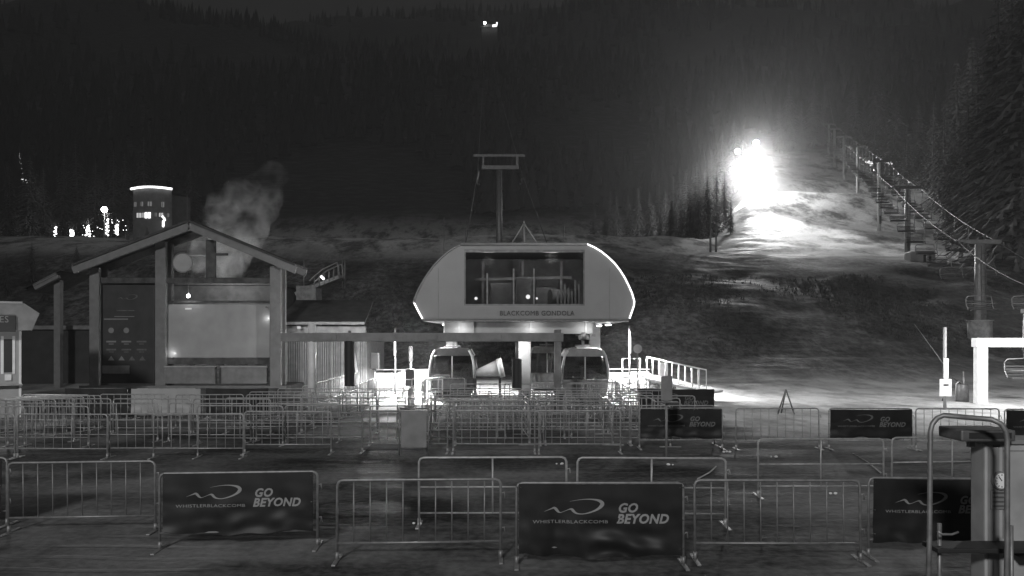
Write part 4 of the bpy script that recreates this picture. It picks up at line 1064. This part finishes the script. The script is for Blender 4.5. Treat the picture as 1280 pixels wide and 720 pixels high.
# ------------------------------------------------------------------ village lights at left
def village():
    Y = 185.; x0, x1 = X(163, Y), X(212, Y); g = H(X(188, Y), Y)-2
    t = thing('village_building', ((x0+x1)/2, Y, g), 'round fronted building with a glowing roof edge and lit windows', 'building')
    zt = Zp(236, Y)
    def arc(k, n_, out=0): 
        a = math.pi*(.5+.0)-math.pi*(k/n_-.5)*.34
        cx = (x0+x1)/2; r = (x1-x0)/2/math.sin(math.pi*.17)
        return cx-(r+out)*math.cos(a), Y+r-(r+out)*math.sin(a)
    n_ = 16; a = [arc(k, n_) for k in range(n_+1)]
    m = MB()
    bot = [m.bm.verts.new((p[0], p[1], g)) for p in a]+[m.bm.verts.new((x1, Y+12, g)), m.bm.verts.new((x0, Y+12, g))]
    top = [m.bm.verts.new((v.co.x, v.co.y, zt)) for v in bot]
    q = len(bot)
    for k in range(q): m.bm.faces.new((bot[k], bot[(k+1) % q], top[(k+1) % q], top[k]))
    m.bm.faces.new(top); m.build('wall', 'wall', t)
    m = MB(); m.tube([(*arc(k, n_, .5), zt+.1+.25*math.sin(math.pi*k/n_)) for k in range(n_+1)], .26, 6); m.build('roof_light', E['strip'], t)
    m = MB(); r_ = [m.bm.verts.new((*arc(k, n_, .9), zt+.35)) for k in range(n_+1)]+[m.bm.verts.new((x1+.8, Y+12.5, zt+.35)), m.bm.verts.new((x0-.8, Y+12.5, zt+.35))]
    c = m.bm.verts.new(((x0+x1)/2, Y+5, zt+1.2))
    for k in range(len(r_)): m.bm.faces.new((r_[k], r_[(k+1) % len(r_)], c))
    m.build('roof', 'roofd', t)
    for f, py0, py1, w, em in ((.2, 252, 259, .6, 'faint'), (.5, 252, 258, .9, 'faint'), (.7, 252, 258, .5, 'faint'), (.24, 266, 271, .9, 'dim'), (.55, 265.5, 273, 1.3, 'win'), (.78, 266, 272, 1.1, 'dim'), (.36, 266, 271, .4, 'faint'), (.9, 252, 258, .5, 'faint'), (.08, 266, 271, .4, 'faint'), (.66, 266, 272, .5, 'dim')):
        p = arc(f*n_, n_, .08); m = MB(); m.box(p[0]-w/2, p[0]+w/2, p[1]-.1, p[1], Zp(py1, Y), Zp(py0, Y)); wd = m.build('window', E[em], t)
        m = MB(); m.box(p[0]-.05, p[0]+.05, p[1]-.18, p[1]-.11, Zp(py1, Y), Zp(py0, Y)); m.box(p[0]-w/2-.1, p[0]+w/2+.1, p[1]-.2, p[1]-.1, Zp(py1, Y)-.15, Zp(py1, Y)-.002); m.build('mullion', 'letter', wd)
    p = (X(208, Y), Y-1.2); m = MB()
    for k in range(7): m.sphere((p[0]+rs.uniform(-.5, .3), p[1], Zp(272+k*1.9, Y)), .3, 1)
    m.build('hanging_lights', E['win'], t)
    Yl = 170
    names = ['leftmost, beaded', 'second from the left, solid bright', 'middle, bushy', 'under the street lamp, beaded', 'rightmost, short']
    for i, (px, y0, y1) in enumerate([(69, 303, 284), (90, 304, 288), (110, 299, 282), (134, 294, 274), (146, 293, 281)]):
        x = X(px, Yl); g_ = H(x, Yl); zb = Zp(y0, Yl)
        t = thing('light_wrapped_tree', (x, Yl, min(g_, zb)), 'slim trunk wrapped in string lights, '+names[i], 'lit tree', 'light wrapped trees in the village')
        m = MB(); m.tube([(x, Yl, min(g_, zb)-.3), (x, Yl, Zp(y1, Yl)+1.5)], .12, 6, r1=.04)
        for k in range(9):
            a_ = k*2.4; zz = Zp(y1, Yl)-.6+.3*k*.5; m.tube([(x, Yl, zz), (x+1.1*math.cos(a_), Yl+1.1*math.sin(a_), zz+1.1)], .04, 5, r1=.01)
        m.build('trunk', 'bark', t)
        m = MB(); nb = 26 if i in (1,) else 18; wire = []
        for k in range(nb):
            f = k/(nb-1); z = zb+(Zp(y1, Yl)-zb)*f; a_ = k*1.9; rr = .2 if i != 2 else .55*(1-f)+.1
            if i in (0, 3) and k % 4 == 3: continue
            wire.append((x+rr*math.cos(a_), Yl+rr*math.sin(a_), z)); m.sphere(wire[-1], .18 if i != 1 else .26, 1)
        m.tube(wire, .02, 4)
        if i in (3, 4, 2):
            for k in range(8): m.sphere((x+rs.uniform(-1.6, 2.2), Yl+rs.uniform(-1, 1), zb+rs.uniform(.3, 3.2)), .08, 1)
        m.build('string_lights', E['beads'], t)
    x = X(130.5, Yl); t = thing('street_lamp', (x, Yl, H(x, Yl)), 'street lamp with a bright round head above the lit trunks', 'street lamp')
    m = MB(); m.tube([(x, Yl, H(x, Yl)-.5), (x, Yl, Zp(264, Yl))], .09, 8); m.build('pole', 'dgalv', t)
    m = MB(); m.sphere((x, Yl, Zp(262, Yl)), .62, 2); m.build('lamp_head', E['lamp'], t)
    lamp('village_lamp', (x, Yl-.9, Zp(262, Yl)), 900, .4, t)
    # distant lit tree
    Y = 240; x = X(27, Y); zb = Zp(230, Y); g = H(x, Y)
    t = thing('lit_spire_tree', (x, Y, min(g, zb)), 'lone pointed tree with a ring of lights, far left', 'lit tree')
    m = MB(); m.tube([(x, Y, min(g, zb)-1), (x, Y, Zp(192, Y))], .3, 7, r1=.05); m.build('trunk', 'bark', t)
    cm = crowns[1].copy(); cm.materials.clear(); cm.materials.append(M['needle'])
    o = bpy.data.objects.new('crown', cm); C.objects.link(o); o.parent = t; o.location = Vector((x, Y, zb))-t.location; o.scale = (.95, .95, .95)
    m = MB()
    for k in range(15): a_ = k*.42; m.sphere((x+1.9*math.cos(a_)+rs.uniform(-.3, .3), Y+1.5*math.sin(a_), zb+.7+rs.uniform(-.3, .5)), .14, 1)
    m.build('string_lights', E['win'], t)
    m = MB()
    for k in range(16): f = k/15; a_ = k*2.1; m.sphere((x+(1.-f)*1.1*math.cos(a_), Y-1+(1-f)*.9*math.sin(a_), zb+1.5+7.4*f), .1, 1)
    m.build('upper_lights', E['dim'], t)
LIGHTS = []
def lamp(name, loc, power, size=.2, parent=None, kind='POINT', target=None, spot=60, blend=.5):
    li = bpy.data.lights.new(name, kind); li.energy = power; li.shadow_soft_size = size
    if kind == 'SPOT': li.spot_size = R(spot); li.spot_blend = blend
    o = bpy.data.objects.new(name, li); C.objects.link(o); o.location = loc
    if target is not None:
        d = Vector(target)-Vector(loc); o.rotation_euler = d.to_track_quat('-Z', 'Y').to_euler()
    if parent: o.parent = parent; o.location = Vector(loc)-root_world(parent)
    return o
village()

# lodge high on the mountain
def lodge():
    Y = 640; c = P(611, 36, Y); g = H(c.x, Y)
    t = thing('mountain_station', (c.x, Y, min(g, c.z-6)), 'distant building with two bright lamps high on the mountain', 'building')
    m = MB(); m.box(c.x-6, c.x+7, Y, Y+8, min(g, c.z-6)-2, c.z+1, .2); m.build('wall', 'roofd', t)
    m = MB(); m.prism([(c.x-7, c.z+1), (c.x+8, c.z+1), (c.x+.5, c.z+4)], Y-.5, Y+8.5); m.build('roof', 'roofd', t)
    a = P(606, 28.5, Y-2); m = MB(); m.sphere(a, 1., 2); m.build('lamp', E['lamp'], t); lamp('lodge_lamp', a-Vector((0, 3, 0)), 150, .8, t)
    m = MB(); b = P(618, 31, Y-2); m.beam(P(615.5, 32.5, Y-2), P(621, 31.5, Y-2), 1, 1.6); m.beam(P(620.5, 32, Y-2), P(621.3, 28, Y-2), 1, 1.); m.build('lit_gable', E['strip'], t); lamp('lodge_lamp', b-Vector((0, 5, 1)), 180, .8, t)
    t = thing('distant_lamp', P(493, 183, 420), 'tiny faint lamp alone on the dark mountain', 'lamp')
    m = MB(); m.sphere(P(493, 182, 420), .5, 1); m.build('lamp_head', E['dim'], t)
    m = MB(); q = P(493, 182, 420); m.tube([(q.x, q.y+.3, H(q.x, q.y)-1), (q.x, q.y+.3, q.z)], .12, 5); m.build('pole', 'dgalv', t)
lodge()

# ------------------------------------------------------------------ slope floodlights
def flood():
    Y = 148.; c = P(936, 214, Y); g = H(c.x, Y)
    t = thing('floodlight_mast', (c.x, Y, g), 'blazing floodlight on a mast beside the upper slope', 'floodlight')
    m = MB(); m.tube([(c.x, Y+.4, g-.5), (c.x, Y+.4, c.z+1)], .14, 8); m.build('mast', 'galv', t)
    m = MB(); m.sphere(c+Vector((0, 0, 0)), 1.1, 2, 1, .4, .8); m.build('lamp_head', E['flood'], t)
    m = MB(); m.sphere(P(922, 189, Y), .45, 2); m.build('lamp_head', E['lamp'], t)
    lamp('flood', c-Vector((0, .6, 0)), FLOOD, 1.0, t)
    Y2 = 156.; c2 = P(945, 179, Y2); g = H(c2.x, Y2)
    t = thing('floodlight_mast', (c2.x, Y2, g), 'smaller round floodlight on a mast just above the blazing one', 'floodlight')
    m = MB(); m.tube([(c2.x, Y2+.4, g-.5), (c2.x, Y2+.4, c2.z+.4)], .12, 8); m.build('mast', 'galv', t)
    m = MB(); m.sphere(c2, .55, 2); m.build('lamp_head', E['flood'], t)
    lamp('flood', c2-Vector((0, .9, 0)), FLOOD*.22, .6, t)
    # snow mist around the lamp, spread wide to carry its bloom
    m = MB(); bmesh.ops.create_icosphere(m.bm, subdivisions=3, radius=1); 
    for v in m.bm.verts: v.co *= 1+.12*noise.noise(v.co*1.7)
    me = bpy.data.meshes.new('bloom_mist'); m.bm.to_mesh(me); m.bm.free()
    o = bpy.data.objects.new('bloom_mist', me); C.objects.link(o); o.location = c+Vector((.5, 0, -.9)); o.scale = (62, 50, 55)
    tag(o, 'snow mist round the floodlight, shaped to give its bloom and glow', 'mist', kind='stuff')
    vm = bpy.data.materials.new('mist'); vm.use_nodes = True; nt = vm.node_tree; nt.nodes.clear()
    out = nt.nodes.new('ShaderNodeOutputMaterial'); pv = nt.nodes.new('ShaderNodeVolumePrincipled'); nt.links.new(pv.outputs[0], out.inputs['Volume'])
    pv.inputs['Color'].default_value = (.95, .95, .95, 1)
    tc = nt.nodes.new('ShaderNodeTexCoord'); gr = nt.nodes.new('ShaderNodeTexGradient'); gr.gradient_type = 'SPHERICAL'; nt.links.new(tc.outputs['Object'], gr.inputs['Vector'])
    nz = nt.nodes.new('ShaderNodeTexNoise'); nz.inputs['Scale'].default_value = 1.6; nz.inputs['Detail'].default_value = 4; nt.links.new(tc.outputs['Object'], nz.inputs['Vector'])
    def mth(op, a, b):
        q = nt.nodes.new('ShaderNodeMath'); q.operation = op
        for i, v in enumerate((a, b)):
            if isinstance(v, (int, float)): q.inputs[i].default_value = v
            else: nt.links.new(v, q.inputs[i])
        return q.outputs[0]
    d = mth('MULTIPLY', mth('ADD', mth('POWER', gr.outputs['Fac'], 18), mth('MULTIPLY', mth('POWER', gr.outputs['Fac'], 1.4), .022)), mth('MULTIPLY', mth('POWER', nz.outputs['Fac'], 1.5), MIST))
    nt.links.new(d, pv.inputs['Density']); me.materials.append(vm)
FLOOD = 24000; MIST = .25
flood()

# steam above the shelter
def steam():
    rs = random.Random(5)
    m = MB(); Y = 62
    for px, py, r in [(262, 345, .9), (283, 345, .8), (258, 325, 1.1), (285, 325, 1.2), (270, 305, 1.3), (292, 300, 1.5), (300, 282, 1.5), (285, 278, 1.2), (280, 262, 1.1), (308, 262, 1.3), (325, 255, 1.1), (335, 246, .9), (295, 240, .8), (312, 285, 1.1), (320, 232, .7), (342, 218, .8), (333, 230, .8)]:
        p = P(px, py, Y); q = bmesh.ops.create_icosphere(m.bm, subdivisions=3, radius=r*1.42)
        for v in q['verts']:
            v.co = v.co*(1+.25*noise.noise(v.co*1.6+Vector((px, 0, 0)))); v.co += p
    bm = m.bm
    me = bpy.data.meshes.new('steam_cloud'); bm.to_mesh(me); bm.free()
    o = bpy.data.objects.new('steam_cloud', me); C.objects.link(o); tag(o, 'pale steam billowing up behind the timber shelter', 'steam', kind='stuff')
    rm = o.modifiers.new('r', 'REMESH'); rm.mode = 'VOXEL'; rm.voxel_size = .22
    vm = bpy.data.materials.new('steam'); vm.use_nodes = True; nt = vm.node_tree; nt.nodes.clear()
    out = nt.nodes.new('ShaderNodeOutputMaterial'); pv = nt.nodes.new('ShaderNodeVolumePrincipled'); nt.links.new(pv.outputs[0], out.inputs['Volume'])
    pv.inputs['Color'].default_value = (1, 1, 1, 1)
    tc = nt.nodes.new('ShaderNodeTexCoord'); nz = nt.nodes.new('ShaderNodeTexNoise'); nz.inputs['Scale'].default_value = .62; nz.inputs['Detail'].default_value = 8; nz.inputs['Roughness'].default_value = .68; nz.inputs['Distortion'].default_value = .6
    nt.links.new(tc.outputs['Object'], nz.inputs['Vector'])
    mr = nt.nodes.new('ShaderNodeMapRange'); mr.inputs['From Min'].default_value = .46; mr.inputs['From Max'].default_value = .74; mr.inputs['To Max'].default_value = .9
    nt.links.new(nz.outputs['Fac'], mr.inputs['Value'])
    sp = nt.nodes.new('ShaderNodeSeparateXYZ'); nt.links.new(tc.outputs['Object'], sp.inputs[0])
    m2 = nt.nodes.new('ShaderNodeMapRange'); m2.inputs['From Min'].default_value = 8; m2.inputs['From Max'].default_value = 16; m2.inputs['To Min'].default_value = 1.3; m2.inputs['To Max'].default_value = .22
    nt.links.new(sp.outputs['Z'], m2.inputs['Value'])
    mu = nt.nodes.new('ShaderNodeMath'); mu.operation = 'MULTIPLY'; nt.links.new(mr.outputs[0], mu.inputs[0]); nt.links.new(m2.outputs[0], mu.inputs[1])
    nt.links.new(mu.outputs[0], pv.inputs['Density']); me.materials.append(vm)
    t = thing('boiler_hut', P(270, 352, Y), 'dark flat roofed hut behind the shelter where the steam rises', 'hut')
    g = H(X(270, Y), Y)
    m = MB(); m.box(X(196, Y), X(352, Y), Y-1.2, Y+5, g-.5, Zp(358, Y), .03); m.build('wall', 'roofd', t)
    m = MB(); m.box(X(193, Y), X(355, Y), Y-1.5, Y+5.3, Zp(357.9, Y), Zp(354, Y), .03); m.build('roof', 'roofd', t)
    MB().tube([P(268, 358, Y), P(268, 350, Y)], .3, 12).build('stack', 'galv', t)
    lamp('steam_fill', P(276, 350, Y-4.2), 650, .3, None)  # added hidden lamp that brightens the steam from below
steam()

# small clutter on the ground
def bits():
    for i, (a, b) in enumerate([((1066, 568), (1101, 592)), ((872, 600), (895, 584))]):
        def gp(q): Y = CH*F/(q[1]-HZ); return Vector((X(q[0], Y), Y, .02))
        m = MB(); m.tube([gp(a), gp(a).lerp(gp(b), .5)+Vector((.05, 0, 0)), gp(b)], .018, 6); o = m.build('loose_pole', 'cream'); tag(o, ['thin pale rod lying on the ground left of the console', 'thin pale rod lying on the ground right of the middle banner'][i], 'rod')
    rs = random.Random(9)
    pts = [(518, 656), (700, 581), (909, 566), (966, 572), (1037, 618), (840, 582), (600, 511)]
    for i, q in enumerate(pts):
        Y = CH*F/(q[1]-HZ); x = X(q[0], Y)
        m = MB()
        for k in range(3): m.sphere((x+rs.uniform(-.12, .12), Y+rs.uniform(-.05, .05), .03), rs.uniform(.025, .05), 1, 1, 1, .7)
        o = m.build('ice_chunks', 'white'); tag(o, 'small cluster of white ice lumps on the yard, %s counting from the left' % ORD[sorted(range(len(pts)), key=lambda k: pts[k][0]).index(i)], 'ice lumps', 'ice lumps on the yard')
bits()

# ------------------------------------------------------------------ lights of the place and added fill lamps
Y = 35.7
for px, yy, e in ((520, 38.5, 1500), (548, 41.5, 1200), (610, 39.2, 300), (700, 39.2, 300), (785, 38, 1500), (800, 41, 800)):
    lamp('canopy_lamp', (X(px, Y), yy, 3.45), e*4.5, .25, kind='SPOT', target=(X(px, Y), yy+.6, 0), spot=128, blend=.25)
lamp('flood_beam', P(936, 212, 147.2), 170000, .8, kind='SPOT', target=P(1025, 306, 113), spot=34, blend=.8)
lamp('slope_foot_lamp', P(790, 400, 38.4), 4600, .3, kind='SPOT', target=(24, 40, .5), spot=105, blend=.9)
lamp('portal_lamp', (18.5, 29., 4.6), 2800, .2, kind='SPOT', target=(21.6, 36, 1.9), spot=62, blend=.8)
for px in (575, 664, 735):
    lamp('valance_fill', (X(px, Y), Y+.5, 3.35), 16, .15)  # added hidden points that lift the valance, no fixtures there
lamp('portal_spill_lamp', (23, 29, 5.), 3600, .3)  # added unseen point for the spill of portal light on slope and yard
lamp('column_fill', (X(648, Y), Y+1.7, 2.6), 90, .15)  # extra point light added to whiten the centre column
lamp('lane_fill', (-5.4, 36.8, 3.3), 900, .2)  # added without a fixture, stands in for station light on the lanes
lamp('kiosk_fill', (-16.6, 26.2, 2.7), 80, .15)  # added free-hanging point that brightens the kiosk and stacked barricades
lamp('window_fill', (X(690, Y), Y+.7, 6.6), 120, .3)  # added pair of unseen fills that make the station interior readable
lamp('window_fill', (X(610, Y), Y+.7, 6.4), 70, .3)
lamp('rear_fill', (-14, -42, 25), 78000, 2.5, kind='SPOT', target=(23, 62, 5), spot=94, blend=.75)  # added unseen spot far behind the camera, general fill for the scene

# haze
m = MB(); m.box(-1500, 1500, -120, 1600, -3, 640); hz = m.build('haze', M['grey']); hz.data.materials.clear(); tag(hz, kind='stuff')
vm = bpy.data.materials.new('haze'); vm.use_nodes = True; nt = vm.node_tree; nt.nodes.clear()
out = nt.nodes.new('ShaderNodeOutputMaterial'); pv = nt.nodes.new('ShaderNodeVolumePrincipled'); nt.links.new(pv.outputs[0], out.inputs['Volume'])
pv.inputs['Density'].default_value = .00048; pv.inputs['Color'].default_value = (.9, .9, .9, 1); pv.inputs['Anisotropy'].default_value = .0
hz.data.materials.append(vm)

# sky
w = bpy.data.worlds.new('World'); sc.world = w; w.use_nodes = True; nt = w.node_tree; nt.nodes.clear()
out = nt.nodes.new('ShaderNodeOutputWorld'); bg = nt.nodes.new('ShaderNodeBackground')
tc = nt.nodes.new('ShaderNodeTexCoord'); sp = nt.nodes.new('ShaderNodeSeparateXYZ'); nt.links.new(tc.outputs['Generated'], sp.inputs[0])
mr = nt.nodes.new('ShaderNodeMapRange'); mr.interpolation_type = 'SMOOTHSTEP'
for k, v in (('From Min', .4), ('From Max', 1.), ('To Min', .011), ('To Max', .08)): mr.inputs[k].default_value = v
nt.links.new(sp.outputs['Z'], mr.inputs['Value'])
nt.links.new(mr.outputs['Result'], bg.inputs['Color']); bg.inputs['Strength'].default_value = 1
nt.links.new(bg.outputs[0], out.inputs['Surface'])

# camera
cd = bpy.data.cameras.new('camera'); cam = bpy.data.objects.new('camera', cd); C.objects.link(cam)
cam.location = (0, 0, CH); cam.rotation_euler = (R(90), 0, 0)
cd.sensor_width = 36; cd.lens = 36*F/1280; cd.shift_y = 58/1280; cd.clip_end = 4000; cd.clip_start = .1
sc.camera = cam
sc.render.resolution_x = 1024; sc.render.resolution_y = 576
sc.view_settings.view_transform = 'Standard'; sc.view_settings.look = 'None'; sc.view_settings.gamma = 1; sc.view_settings.exposure = 0
sc.cycles.volume_bounces = 1
